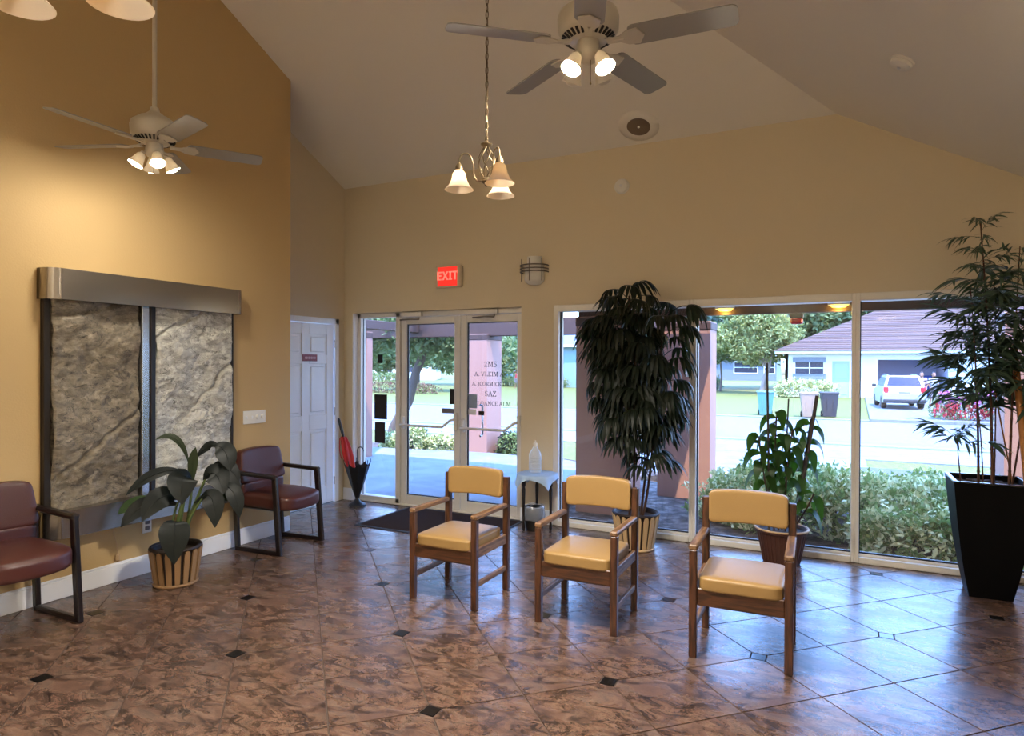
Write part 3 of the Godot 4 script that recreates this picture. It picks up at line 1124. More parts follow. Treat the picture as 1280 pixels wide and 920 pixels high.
func tree(called: String, label: String, base: Vector3, trunk: Array, r0: float, crown: Array, n: int, leaf: float, m: String, bark: String, sd: int) -> void:
	var r := RandomNumberGenerator.new()
	r.seed = sd
	var t := thing(called, label, "tree", base, 0.0, "")
	var st := mb()
	var rr := []
	for i in trunk.size():
		rr.append(lerpf(r0, r0 * 0.55, float(i) / (trunk.size() - 1)))
	tube(st, trunk, rr, 10)
	var top: Vector3 = trunk[-1]
	for c in crown:
		tube(st, bez(top - Vector3(0, r0, 0), top.lerp(c[0], 0.5) + Vector3(0, 0.2, 0), c[0], 5), [r0 * 0.45, r0 * 0.4, r0 * 0.3, r0 * 0.24, r0 * 0.18, r0 * 0.1], 6)
	part("trunk", st, M[bark], t)
	var places := []
	for i in n:
		var c: Array = crown[i % crown.size()]
		var d := Vector3(r.randfn(), r.randfn() * 0.9, r.randfn()).normalized()
		var p: Vector3 = c[0] + d * c[1] * pow(r.randf(), 0.5) * Vector3(1, 0.75, 1)
		places.append(Transform3D(Basis.from_euler(Vector3(r.randf_range(-1, 1), r.randf() * TAU, r.randf_range(-1, 1))).scaled(Vector3.ONE * r.randf_range(0.7, 1.3)), p))
	scatter("foliage", leaf_cluster(leaf, 5, sd), M[m], places, t)


const GY := -0.6  # level of the street


func street_side() -> void:
	var st := mb()
	# lawn that falls from the building to the street, then the far side
	for e in [[-9.55, -0.2, -10.8, GY - 0.04], [-10.8, GY - 0.04, -17.0, GY - 0.03], [-17.0, GY - 0.03, -20.6, GY]]:
		quad(st, Vector3(-60, e[1], e[0]), Vector3(50, e[1], e[0]), Vector3(50, e[3], e[2]), Vector3(-60, e[3], e[2]), Vector3.UP)
	quad(st, Vector3(-60, -0.2, -9.55), Vector3(50, -0.2, -9.55), Vector3(50, -0.45, -9.0), Vector3(-60, -0.45, -9.0), Vector3.UP)
	quad(st, Vector3(-120, GY, -29.4), Vector3(80, GY, -29.4), Vector3(80, GY + 0.1, -150), Vector3(-120, GY + 0.1, -150), Vector3.UP)
	struct("lawn", st, M.grass)
	st = mb()
	box(st, Vector3(-5, GY - 0.09, -25.0), Vector3(160, 0.16, 9.0))
	struct("street", st, M.road)
	st = mb()
	box(st, Vector3(-5, GY - 0.04, -20.4), Vector3(160, 0.14, 0.3), 0.02)
	box(st, Vector3(-5, GY - 0.04, -29.6), Vector3(160, 0.14, 0.3), 0.02)
	struct("kerb", st, M.concrete)
	st = mb()
	prism(st, rect(-60, -20.0, 50, -17.4), GY - 0.2, GY + 0.0)
	prism(st, PackedVector2Array([Vector2(-5.5, -17.45), Vector2(-4.2, -13.0), Vector2(0.5, -12.6), Vector2(0.5, -17.45)]), GY - 0.2, GY + 0.0)
	struct("sidewalk", st, M.concrete)
	st = mb()
	prism(st, PackedVector2Array([Vector2(1.0, -29.2), Vector2(8.6, -29.2), Vector2(8.6, -51), Vector2(1.4, -51)]), GY - 0.1, GY + 0.10)
	struct("driveway", st, M.road)
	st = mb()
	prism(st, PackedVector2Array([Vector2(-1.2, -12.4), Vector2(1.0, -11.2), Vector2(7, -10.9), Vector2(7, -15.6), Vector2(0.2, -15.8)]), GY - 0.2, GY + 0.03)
	struct("gray_drive", st, M.gray_paving)  # flat patch, darker gray than the street and sidewalk
	house()
	other_houses()
	car()
	carts()
	for d in [[Vector3(3.72, GY + 0.1, -40), -0.3, "shirt_pink", "denim", "person in a pale pink shirt and blue trousers beside the white car at the garage"], [Vector3(4.28, GY + 0.1, -40.4), 0.5, "shirt_white", "shorts_pale", "person in white top and pale shorts, right of the other person at the garage"], [Vector3(-25.4, GY + 0.1, -51), 0.2, "shirt_red", "shorts_pale", "person in a red shirt in front of the pale teal house"]]:
		person(d[0], d[1], d[2], d[3], d[4])
	# flowers behind the bamboo
	var fl := Vector3(4.75, GY + 0.05, -31.0)
	bush("flowering_shrub", "flowering shrub with red and pink blossoms across the street behind the bamboo", "shrub", fl, Vector3(1.5, 1.1, 0.8), 700, 0.1, "leaf_tree", "leaf_tree_pale", 31)
	var o: Node3D = get_child(get_child_count() - 1)
	var red := []
	var pink := []
	for i in 260:
		var p := Vector3(rng.randf_range(-1.5, 1.5), rng.randf_range(0.1, 1.15), rng.randf_range(0.4, 0.9))
		var t := Transform3D(Basis.from_euler(Vector3(rng.randf(), rng.randf() * TAU, 0)).scaled(Vector3.ONE * rng.randf_range(0.8, 1.4)), p)
		if p.y < 0.6 and p.x < 0.4:
			red.append(t)
		elif p.y > 0.45:
			pink.append(t)
	scatter("blossoms", leaf_cluster(0.11, 6, 3), M.petal_red, red, o)
	scatter("blossoms", leaf_cluster(0.11, 6, 4), M.petal_pink, pink, o)
	var b := thing("plastic_tub", "low blue tub on the ground beside the drive, behind the bamboo stems", "tub", Vector3(2.45, -0.35, -12.0), 0.2)
	st = mb()
	lathe(st, [Vector2(0, 0), Vector2(0.26, 0), Vector2(0.33, 0.40), Vector2(0.35, 0.42), Vector2(0.33, 0.42), Vector2(0.31, 0.38), Vector2(0, 0.36)], 20)
	part("body", st, M.tub_blue, b)
	trees()


func house() -> void:
	var h := thing("house", "white house with a mauve brown shingle roof and an open garage across the street", "house", Vector3(2.8, GY, -50))
	# front wall with openings; x from -6.4 (left corner) to 9
	var st := mb()
	var z := -0.2
	var top := 3.05
	# window x -5.75..-3.95 y 1.35..2.75, door x -3.35..-2.4, garage x -0.65..3.3 up to 2.6
	for e in [[-6.4, 0, -5.8, top], [-5.8, 0, -3.9, 1.55], [-5.8, 2.5, -3.9, top], [-3.9, 0, -3.4, top], [-3.4, 2.5, -2.35, top], [-2.35, 0, -0.65, top], [-0.65, 2.6, 3.3, top], [3.3, 0, 10, top]]:
		prism(st, rect(e[0], e[1], e[2], e[3]), z, 0, XY)
	prism(st, rect(-10, 0, 0, top), -6.4, -6.2, ZY)
	part("wall", st, M.white_stucco, h)
	st = mb()
	span(st, Vector3(-0.8, 0, -6.2), Vector3(3.4, 2.9, -6.0))
	span(st, Vector3(-0.85, 0, -6.1), Vector3(-0.65, 2.9, -0.2))
	span(st, Vector3(3.3, 0, -6.1), Vector3(3.5, 2.9, -0.2))
	span(st, Vector3(-0.8, 2.75, -6.1), Vector3(3.4, 2.95, -0.2))
	part("garage_lining", st, M.garage_dark, h)
	st = mb()
	for k in 6:
		box(st, Vector3(0.0 + 0.55 * k, 0.45 + 0.15 * (k % 3), -5.6), Vector3(0.45, 0.9 + 0.3 * (k % 3), 0.5), 0.02)
	part("garage_shelf", st, M.tub_blue, h)
	st = mb()
	prism(st, rect(-5.8, 1.55, -3.9, 2.5), -0.14, -0.10, XY)
	var wf := part("window", st, M.house_glass, h)
	st = mb()
	for x in [-5.8, -4.85, -3.95]:
		span(st, Vector3(x, 1.55, -0.11), Vector3(x + 0.06, 2.5, -0.04))
	span(st, Vector3(-5.8, 2.0, -0.11), Vector3(-3.9, 2.06, -0.04))
	part("window_frame", st, M.white_plastic, wf)
	for e in [[2.78, 2.42], [1.62, 1.25]]:
		st = mb()
		for k in 5:
			box(st, Vector3(-4.85, lerpf(e[0], e[1], (k + 0.5) / 5.0), 0.06 + 0.02 * k), Vector3(2.1, 0.07, 0.03), 0.006)
		part("awning", st, M.awning_gray, h)
	st = mb()
	span(st, Vector3(-3.4, 0, -0.12), Vector3(-2.35, 2.5, -0.06))
	for e in [[0.2, 1.1], [1.3, 2.3]]:
		span(st, Vector3(-3.25, e[0], -0.07), Vector3(-2.5, e[1], -0.045), 0.01)
	part("door", st, M.door_pale, h)
	st = mb()
	box(st, Vector3(1.8, 3.12, 0.75), Vector3(17.6, 0.2, 0.06), 0.01)
	box(st, Vector3(-7.0, 3.12, -5), Vector3(0.06, 0.2, 11.5), 0.01)
	span(st, Vector3(-7, 3.02, -10.7), Vector3(10.6, 3.06, 0.75))
	part("fascia", st, M.white_stucco, h)
	# hipped roof laid in courses of shingles
	for course in 22:
		st = mb()
		var t0 := course / 22.0
		var t1 := (course + 1) / 22.0
		var a := func(t: float, e: float) -> Array:
			var y := 3.2 + 3.1 * t + e
			return [Vector3(-7.1 + 6.6 * t, y, 0.85 - 6.2 * t), Vector3(10.7, y, 0.85 - 6.2 * t), Vector3(-7.1 + 6.6 * t, y, -11.5 + 6.15 * t)]
		var p: Array = a.call(t0, 0.05)
		var q: Array = a.call(t1, 0.0)
		var low: Array = a.call(t0, 0.0)
		quad(st, p[0], p[1], q[1], q[0], Vector3(0, 1, 1))
		quad(st, p[0], p[1], low[1], low[0], Vector3(0, 0, 1))
		quad(st, p[0], p[2], q[2], q[0], Vector3(-1, 1, 0))
		quad(st, p[0], p[2], low[2], low[0], Vector3(-1, 0, 0))
		part("shingle_course", st, M["shingle_%d" % (course * 7 % 3)], h)
	st = mb()
	quad(st, Vector3(-0.5, 6.3, -5.3), Vector3(10.7, 6.3, -5.3), Vector3(10.7, 3.2, -11.5), Vector3(-7.1, 3.2, -11.5), Vector3(0, 1, -1))
	part("roof_back", st, M.shingle_0, h)
	bush("foundation_shrub", "yellow green flowering bushes under the window of the white house", "shrub", Vector3(-2.2, GY, -48.4), Vector3(1.9, 1.15, 0.7), 900, 0.14, "leaf_tree_pale", "leaf_hedge_pale", 33)


func simple_house(label: String, at: Vector3, size: Vector3, wall: String, roof: String, wins: Array, turn := 0.0) -> void:
	var h := thing("house", label, "house", at, turn)
	var st := mb()
	box(st, Vector3(0, size.y / 2, -size.z / 2), size, 0.0)
	part("wall", st, M[wall], h)
	st = mb()
	var e := 0.6
	var y := size.y
	var hx := size.x / 2 + e
	var f := [Vector3(-hx, y, e), Vector3(hx, y, e), Vector3(hx, y, -size.z - e), Vector3(-hx, y, -size.z - e)]
	var r := [Vector3(-hx + size.z * 0.5, y + size.z * 0.25, -size.z / 2), Vector3(hx - size.z * 0.5, y + size.z * 0.25, -size.z / 2)]
	quad(st, f[0], f[1], r[1], r[0], Vector3(0, 1, 1))
	quad(st, f[2], f[3], r[0], r[1], Vector3(0, 1, -1))
	tri(st, f[1], f[2], r[1], Vector3(1, 1, 0))
	tri(st, f[3], f[0], r[0], Vector3(-1, 1, 0))
	quad(st, f[0], f[1], f[2], f[3], Vector3.DOWN)
	part("roof", st, M[roof], h)
	st = mb()
	box(st, Vector3(0, y - 0.02, e), Vector3(2 * hx, 0.22, 0.06))
	part("fascia", st, M.white_stucco, h)
	for w in wins:
		st = mb()
		box(st, Vector3(w[0], w[1], 0.03), Vector3(w[2] + 0.25, w[3] + 0.25, 0.06), 0.01)
		var fr := part("window", st, M.white_plastic, h)
		st = mb()
		for k in 2:
			box(st, Vector3(w[0], w[1] + (k - 0.5) * w[3] * 0.52, 0.065), Vector3(w[2], w[3] * 0.46, 0.03))
		part("pane", st, M.house_glass, fr)


func other_houses() -> void:
	simple_house("pale teal house with a double hung window beyond the right entrance door", Vector3(-24.0, GY, -58), Vector3(16, 4.0, 9), "teal_stucco", "awning_gray", [[-6.1, 2.5, 1.2, 2.2], [-1, 2.4, 1.2, 2.0]])
	simple_house("pale blue white house far beyond the side light, behind the palm fronds", Vector3(-56, GY, -70), Vector3(16, 3.6, 9), "white_stucco", "shingle_0", [[1.5, 2.0, 1.2, 1.8], [4.5, 2.0, 1.3, 1.8], [-3, 2.0, 1.3, 1.8]], 0.5)
	simple_house("small gray house with dark windows deep between the trees left of the garage house", Vector3(-12.5, GY, -96), Vector3(9, 3.2, 8), "awning_gray", "awning_gray", [[0.5, 1.9, 3.0, 1.5], [3.6, 1.9, 1.2, 1.6]])


func car() -> void:
	var c := thing("car", "white estate car parked in the driveway with its tail towards us", "car", Vector3(2.55, GY + 0.1, -38.5), 0.06)
	# body: side outline pushed across, +z is the tail
	var st := mb()
	var low := PackedVector2Array([Vector2(-2.25, 0.35), Vector2(-2.2, 0.75), Vector2(-1.2, 0.98), Vector2(2.12, 1.02), Vector2(2.26, 0.75), Vector2(2.26, 0.38), Vector2(1.75, 0.28), Vector2(-1.8, 0.28)])
	prism(st, low, -0.9, 0.9, ZY)
	part("body", st, M.car_white, c)
	st = mb()
	var w0 := 0.86
	var w1 := 0.66
	var a := [Vector3(-w0, 1.0, -1.3), Vector3(w0, 1.0, -1.3), Vector3(w0, 1.02, 2.12), Vector3(-w0, 1.02, 2.12)]
	var b := [Vector3(-w1, 1.60, -0.5), Vector3(w1, 1.60, -0.5), Vector3(w1, 1.62, 1.68), Vector3(-w1, 1.62, 1.68)]
	for k in 4:
		var k2 := (k + 1) % 4
		quad(st, a[k], a[k2], b[k2], b[k], (a[k] + a[k2]) / 2 - Vector3(0, 1.2, 0.4))
	quad(st, b[0], b[1], b[2], b[3], Vector3.UP)
	box(st, Vector3(-0.6, 1.66, 0.6), Vector3(0.04, 0.04, 1.7), 0.01)
	box(st, Vector3(0.6, 1.66, 0.6), Vector3(0.04, 0.04, 1.7), 0.01)
	part("cabin", st, M.car_white, c)
	st = mb()
	var n := Vector3(0, 0.55, 0.85) * 0.03
	quad(st, Vector3(-0.72, 1.13, 2.04) + n, Vector3(0.72, 1.13, 2.04) + n, Vector3(0.60, 1.55, 1.73) + n, Vector3(-0.60, 1.55, 1.73) + n, Vector3(0, 0.5, 1))
	part("rear_window", st, M.car_glass, c)
	st = mb()
	for s in [-1.0, 1.0]:
		var o := Vector3(s * 0.012, 0.005, 0)
		quad(st, Vector3(s * 0.82, 1.1, -0.9) + o, Vector3(s * 0.82, 1.1, 1.7) + o, Vector3(s * 0.69, 1.52, 1.4) + o, Vector3(s * 0.69, 1.52, -0.45) + o, Vector3(s, 0.3, 0))
	part("side_window", st, M.car_glass, c)
	for s in [-1.0, 1.0]:
		st = mb()
		box(st, Vector3(s * 0.77, 0.92, 2.17), Vector3(0.22, 0.34, 0.14), 0.04)
		part("tail_light", st, M.tail_red, c)
		st = mb()
		box(st, Vector3(s * 1.0, 1.1, -0.75), Vector3(0.2, 0.14, 0.1), 0.03)
		part("side_mirror", st, M.car_trim, c)
		for z in [-1.4, 1.35]:
			st = mb()
			lathe(st, [Vector2(0, -0.11), Vector2(0.30, -0.11), Vector2(0.33, -0.06), Vector2(0.33, 0.06), Vector2(0.30, 0.11), Vector2(0, 0.11)], 20, Transform3D(Basis(Vector3(0, 1, 0), Vector3(1, 0, 0), Vector3(0, 0, 1)), Vector3(s * 0.79, 0.33, z)))
			part("wheel", st, M.tire, c)
	st = mb()
	box(st, Vector3(0, 0.42, 2.24), Vector3(1.8, 0.16, 0.14), 0.04)
	part("rear_bumper", st, M.car_trim, c)
	st = mb()
	box(st, Vector3(0, 0.80, 2.235), Vector3(0.5, 0.12, 0.04), 0.01)
	part("number_plate", st, M.paper_gray, c)


func carts() -> void:
	var d := [[Vector3(-3.0, GY, -30.6), "bin_teal", "pale teal wheeled bin on the far lawn at the street edge"], [Vector3(-1.25, GY, -30.4), "bin_tan", "tan wheeled bin on the far lawn at the street edge"], [Vector3(-0.48, GY, -31.0), "bin_dark", "dark gray wheeled bin just right of the tan bin"]]
	for e in d:
		var b := thing("wheeled_bin", e[2], "bin", e[0], 0.15, "wheeled bins at the street edge")
		var st := mb()
		var lo := 0.24
		var hi := 0.33
		var q := [Vector2(-1, -1), Vector2(1, -1), Vector2(1, 1), Vector2(-1, 1)]
		for k in 4:
			var a: Vector2 = q[k]
			var c: Vector2 = q[(k + 1) % 4]
			quad(st, Vector3(a.x * lo, 0.03, a.y * lo), Vector3(c.x * lo, 0.03, c.y * lo), Vector3(c.x * hi, 1.0, c.y * hi), Vector3(a.x * hi, 1.0, a.y * hi), Vector3(a.x + c.x, 0, a.y + c.y))
		for x in [-0.12, 0.12]:
			box(st, Vector3(x, 0.55, 0.30), Vector3(0.03, 0.5, 0.04), 0.01)
		part("body", st, M[e[1]], b)
		st = mb()
		box(st, Vector3(0, 1.03, 0), Vector3(0.72, 0.07, 0.74), 0.03)
		part("lid", st, M[e[1]], b)
		for s in [-1.0, 1.0]:
			st = mb()
			lathe(st, [Vector2(0, -0.03), Vector2(0.12, -0.03), Vector2(0.12, 0.03), Vector2(0, 0.03)], 14, Transform3D(Basis(Vector3(0, 1, 0), Vector3(1, 0, 0), Vector3(0, 0, 1)), Vector3(s * 0.27, 0.12, -0.22)))
			part("wheel", st, M.tire, b)


func person(at: Vector3, turn: float, shirt: String, legs: String, label: String) -> void:
	var p := thing("person", label, "person", at, turn)
	var st := mb()
	var hip := Vector3(0, 0.92, 0)
	var B := [[hip, Vector3(0, 1.18, 0.01), 0.14, 0.13], [Vector3(0, 1.18, 0.01), Vector3(0, 1.38, 0), 0.13, 0.12], [Vector3(-0.14, 1.40, 0), Vector3(0.14, 1.40, 0), 0.07, 0.07], [Vector3(0, 1.42, 0), Vector3(0, 1.55, 0.02), 0.055, 0.05],
		[Vector3(0, 1.60, 0.03), Vector3(0, 1.67, 0.01), 0.085, 0.095], [Vector3(0, 1.60, 0.12), Vector3(0, 1.58, 0.125), 0.016, 0.018]]
	for s in [-1.0, 1.0]:
		B.append_array([[Vector3(s * 0.18, 1.40, 0), Vector3(s * 0.25, 1.13, -0.02), 0.05, 0.042], [Vector3(s * 0.25, 1.13, -0.02), Vector3(s * 0.22, 0.90, 0.10), 0.04, 0.03], [Vector3(s * 0.22, 0.90, 0.10), Vector3(s * 0.21, 0.82, 0.13), 0.032, 0.022],
			[Vector3(s * 0.09, 0.90, 0), Vector3(s * 0.11, 0.48, 0.02 + 0.06 * s), 0.088, 0.058], [Vector3(s * 0.11, 0.48, 0.02 + 0.06 * s), Vector3(s * 0.12, 0.08, -0.02 + 0.08 * s), 0.055, 0.038], [Vector3(s * 0.12, 0.04, -0.03 + 0.08 * s), Vector3(s * 0.13, 0.03, 0.15 + 0.08 * s), 0.04, 0.03]])
	skin(st, B, 0.05, 0.028)
	part("body", st, M.skin_tone, p)
	st = mb()
	var T := [[Vector3(0, 0.95, 0), Vector3(0, 1.18, 0.01), 0.165, 0.15], [Vector3(0, 1.18, 0.01), Vector3(0, 1.36, 0), 0.15, 0.14], [Vector3(-0.15, 1.40, 0), Vector3(0.15, 1.40, 0), 0.085, 0.085]]
	for s in [-1.0, 1.0]:
		T.append([Vector3(s * 0.18, 1.40, 0), Vector3(s * 0.235, 1.2, -0.02), 0.07, 0.065])
	skin(st, T, 0.05, 0.03)
	part("shirt", st, M[shirt], p)
	st = mb()
	T = [[Vector3(0, 0.88, 0), Vector3(0, 0.96, 0), 0.155, 0.155]]
	var low := 0.12 if legs == "denim" else 0.55
	for s in [-1.0, 1.0]:
		T.append([Vector3(s * 0.09, 0.90, 0), Vector3(s * 0.11, 0.50, 0.02 + 0.06 * s), 0.105, 0.08])
		if low < 0.3:
			T.append([Vector3(s * 0.11, 0.50, 0.02 + 0.06 * s), Vector3(s * 0.12, 0.12, -0.02 + 0.08 * s), 0.075, 0.055])
	skin(st, T, 0.05, 0.03)
	part("trousers" if legs == "denim" else "shorts", st, M[legs], p)
	st = mb()
	skin(st, [[Vector3(0, 1.69, -0.01), Vector3(0, 1.62, -0.045), 0.095, 0.085]], 0.03, 0.025)
	part("hair", st, M.hair_dark, p)


func trees() -> void:
	# leaning tree by the porch, seen through the entrance
	tree("leaning_tree", "gray trunked leaning tree growing near the porch beyond the left entrance door", Vector3(-8.6, -0.35, -11.1), [Vector3(0, -0.2, 0), Vector3(0.2, 0.6, 0), Vector3(0.5, 1.2, -0.1), Vector3(0.62, 1.8, -0.2), Vector3(0.9, 2.5, -0.3)], 0.14,
		[[Vector3(1.5, 2.5, -0.6), 0.75], [Vector3(0.6, 2.6, -0.2), 0.8], [Vector3(2.2, 2.1, -0.8), 0.65], [Vector3(-0.6, 2.6, 0), 0.8], [Vector3(1.0, 3.2, 0.2), 0.8], [Vector3(-1.2, 3.0, 0.3), 0.8]], 2600, 0.11, "leaf_tree", "bark", 61)
	tree("street_tree", "green tree with a thin dark trunk across the street beyond the left entrance door", Vector3(-31, GY, -44), [Vector3(0, 0, 0), Vector3(0.1, 1.2, 0), Vector3(0, 2.4, 0)], 0.22,
		[[Vector3(-1.5, 3.6, 0), 2.4], [Vector3(1.6, 3.4, 0), 2.2], [Vector3(0, 5.0, 0), 2.6], [Vector3(-3.4, 2.8, 0.4), 1.8], [Vector3(3.4, 2.8, 0), 1.8], [Vector3(4.5, 4.6, -1), 2.2], [Vector3(-4, 4.8, -1), 2.4]], 6500, 0.28, "leaf_tree", "bark", 62)
	tree("street_tree", "pale barked tree with yellow green leaves far beyond the side light", Vector3(-31.5, GY, -31), [Vector3(0, -0.2, 0), Vector3(0.0, 1.6, 0), Vector3(0.2, 3.0, 0)], 0.2,
		[[Vector3(-0.6, 3.4, 0), 1.3], [Vector3(0.9, 3.2, 0.3), 1.2], [Vector3(0, 4.6, 0), 1.5]], 1500, 0.16, "leaf_tree_pale", "bark_pale", 63)
	tree("street_tree", "bluish green tree behind the street tree, beyond the left entrance door", Vector3(-34, GY, -58), [Vector3(0, 0, 0), Vector3(0, 2, 0), Vector3(0.3, 4, 0)], 0.3,
		[[Vector3(-2, 5.0, 0), 3.4], [Vector3(2.5, 5.0, 0), 3.4], [Vector3(0, 7.5, 0), 3.6], [Vector3(-5.5, 4.0, 0), 3.0], [Vector3(5, 6, -1), 3.0]], 5200, 0.40, "leaf_tree_blue", "bark", 64)
	# the mass of trees to the left of the garage house
	tree("shade_tree", "large bluish green tree with a thick gray trunk at the left of the far lawn", Vector3(-11.2, GY, -62), [Vector3(0, 0, 0), Vector3(-0.2, 2.0, 0), Vector3(0.3, 4.0, 0)], 0.55,
		[[Vector3(-3, 5.0, 0), 3.6], [Vector3(2.8, 5.2, 0), 3.6], [Vector3(0, 9.0, 0), 4.6], [Vector3(-5, 8, 0), 4.2], [Vector3(-1.5, 3.4, 0.5), 2.4], [Vector3(4.5, 8, 0), 3.6]], 7500, 0.40, "leaf_tree_blue", "bark", 65)
	tree("shade_tree", "tall dense green tree behind the left corner of the garage house roof", Vector3(-3.6, GY, -66), [Vector3(0, 0, 0), Vector3(0.2, 2.4, 0), Vector3(0, 4.6, 0)], 0.5,
		[[Vector3(-2.8, 5.0, 0), 3.8], [Vector3(2.2, 6.5, 0), 4.0], [Vector3(0, 9.5, 0), 4.6], [Vector3(5.0, 8, 0), 4.2], [Vector3(-4, 8, 1), 3.4]], 7500, 0.40, "leaf_tree", "bark", 66)
	tree("shade_tree", "gray green tree rising over the roof of the garage house", Vector3(4.0, GY, -72), [Vector3(0, 0, 0), Vector3(0, 3, 0), Vector3(0.2, 5, 0)], 0.5,
		[[Vector3(-2.5, 8.0, 0), 4.0], [Vector3(1.5, 7.8, 0), 3.4], [Vector3(-5, 7, 0), 3.4]], 4200, 0.40, "leaf_tree_blue", "bark", 67)
	tree("yellow_tree", "yellow green tree with pale bare branches beside the garage house", Vector3(-5.4, GY, -52.5), [Vector3(0, 0, 0), Vector3(0.15, 1.0, 0), Vector3(0.5, 2.2, 0)], 0.24,
		[[Vector3(-0.6, 3.4, 0), 1.8], [Vector3(1.0, 4.4, 0), 1.9], [Vector3(-0.4, 5.6, 0), 2.1], [Vector3(-2.4, 4.2, 0), 1.8], [Vector3(-1.5, 6.5, -0.5), 1.8]], 4200, 0.24, "leaf_tree_pale", "bark_pale", 68)
	tree("thin_tree", "thin young tree with a slender dark trunk standing on the far lawn", Vector3(-9.0, GY, -56), [Vector3(0, 0, 0), Vector3(0.1, 1.2, 0), Vector3(0, 2.6, 0)], 0.1,
		[[Vector3(-0.8, 3.0, 0), 1.2], [Vector3(0.7, 3.4, 0), 1.3], [Vector3(0, 4.4, 0), 1.4]], 1300, 0.2, "leaf_tree", "bark", 69)
	bush("ornamental_bed", "low bed of reddish bushes across the street beyond the left entrance door", "shrub", Vector3(-31, GY, -40), Vector3(4.5, 0.75, 0.8), 900, 0.14, "leaf_tree_pale", "red_mulch", 71)
	bush("ornamental_bed", "bed of dark bushes at the foot of the far shade trees", "shrub", Vector3(-12.5, GY, -58), Vector3(3.2, 1.3, 1.0), 1200, 0.2, "leaf_tree", "leaf_tree_blue", 72)
	bush("ornamental_bed", "leafy bushes along the wall of the pale teal house beyond the right door", "shrub", Vector3(-27, GY, -57), Vector3(4.0, 0.9, 0.7), 900, 0.16, "leaf_tree", "leaf_tree_pale", 73)
	bush("ornamental_bed", "green bushes in front of the pale blue white house beyond the side light", "shrub", Vector3(-51, GY, -62), Vector3(6.0, 1.1, 1.0), 900, 0.22, "leaf_tree", "leaf_tree_pale", 74)


# ---------------------------------------------------------------- water wall
func fountain() -> void:
	var f := thing("water_wall", "wall hung water feature with two rough slate panels under a brushed steel hood", "fountain", Vector3(XL, 0, 0))
	var z0 := -2.41
	var z1 := -3.97
	# hood and basin: steel bands with rounded ends
	for e in [["hood", 2.02, 2.225, 0.145], ["basin", 0.435, 0.615, 0.155]]:
		var st := mb()
		var poly := PackedVector2Array([Vector2(0.0, z0)])
		var r := 0.085
		for k in 7:
			var a := PI / 2 * k / 6.0
			poly.append(Vector2(e[3] - r + sin(a) * r, z0 - r + cos(a) * r))
		for k in 7:
			var a := PI / 2 * k / 6.0
			poly.append(Vector2(e[3] - r + cos(a) * r, z1 + r - sin(a) * r))
		poly.append(Vector2(0.0, z1))
		prism(st, poly, e[1], e[2], Transform3D(), true)
		part(e[0], st, M.brushed_steel, f)
		for s in [[z0 - 0.075, 0.012], [z1 + 0.075, 0.012]]:
			st = mb()
			box(st, Vector3(e[3] - 0.002, (e[1] + e[2]) / 2, s[0]), Vector3(0.008, e[2] - e[1], s[1]), 0.002)
			part("seam", st, M.brushed_steel, f)
	# two slabs with a split face
	for k in 2:
		var za: float = [-2.475, -3.20][k]
		var zb: float = [-3.075, -3.90][k]
		var nz := FastNoiseLite.new()
		nz.seed = 77 + k
		nz.frequency = 1.6
		nz.fractal_octaves = 5
		var fine := FastNoiseLite.new()
		fine.seed = 5 + k
		fine.frequency = 7.0
		var st := mb()
		st.set_smooth_group(1)
		var nx := 60
		var ny := 136
		var rows := []
		for j in ny + 1:
			var row := []
			for i in nx + 1:
				var z := lerpf(za, zb, float(i) / nx)
				var y := lerpf(0.60, 2.03, float(j) / ny)
				# steps where the stone split along its layers, and open veins
				var n := nz.get_noise_2d(z * 1.0 + y * 0.55, y * 1.0 - z * 0.4)
				var d := 0.016 * floorf(n * 6.0) / 3.0 + 0.014 * n + 0.006 * fine.get_noise_2d(z, y)
				for v in ([[0.685, 0.729, 1.506], [0.483, 0.876, -0.027]] if k == 1 else [[0.62, 0.78, 0.91], [0.3, 0.95, -1.05]]):
					var q: float = absf(v[0] * z + v[1] * y + v[2] + 0.035 * nz.get_noise_2d(y * 3.0, z * 3.0))
					d -= 0.024 * exp(-q * q * 5000.0)
				if i == 0 or i == nx:
					d -= 0.012
				row.append(Vector3(0.066 + d, y, z))
			rows.append(row)
		for j in ny:
			for i in nx:
				quad(st, rows[j][i], rows[j][i + 1], rows[j + 1][i + 1], rows[j + 1][i], Vector3.RIGHT)
		span(st, Vector3(0.0, 0.6, za), Vector3(0.04, 2.03, zb))
		part("slate_panel", st, M.stone_warm if k == 0 else M.stone_cool, f)
	var st := mb()
	span(st, Vector3(0.0, 0.6, -3.085), Vector3(0.075, 2.03, -3.145), 0.004)
	part("steel_strip", st, M.chrome, f)
	st = mb()
	span(st, Vector3(0.0, 0.6, -3.147), Vector3(0.09, 2.03, -3.185), 0.004)
	part("dark_channel", st, M.mahogany_1, f)
	st = mb()
	span(st, Vector3(0.0, 0.6, -2.43), Vector3(0.045, 2.03, -2.472), 0.004)
	span(st, Vector3(0.0, 0.6, -3.903), Vector3(0.045, 2.03, -3.93), 0.004)
	part("side_channel", st, M.brass_dark, f)


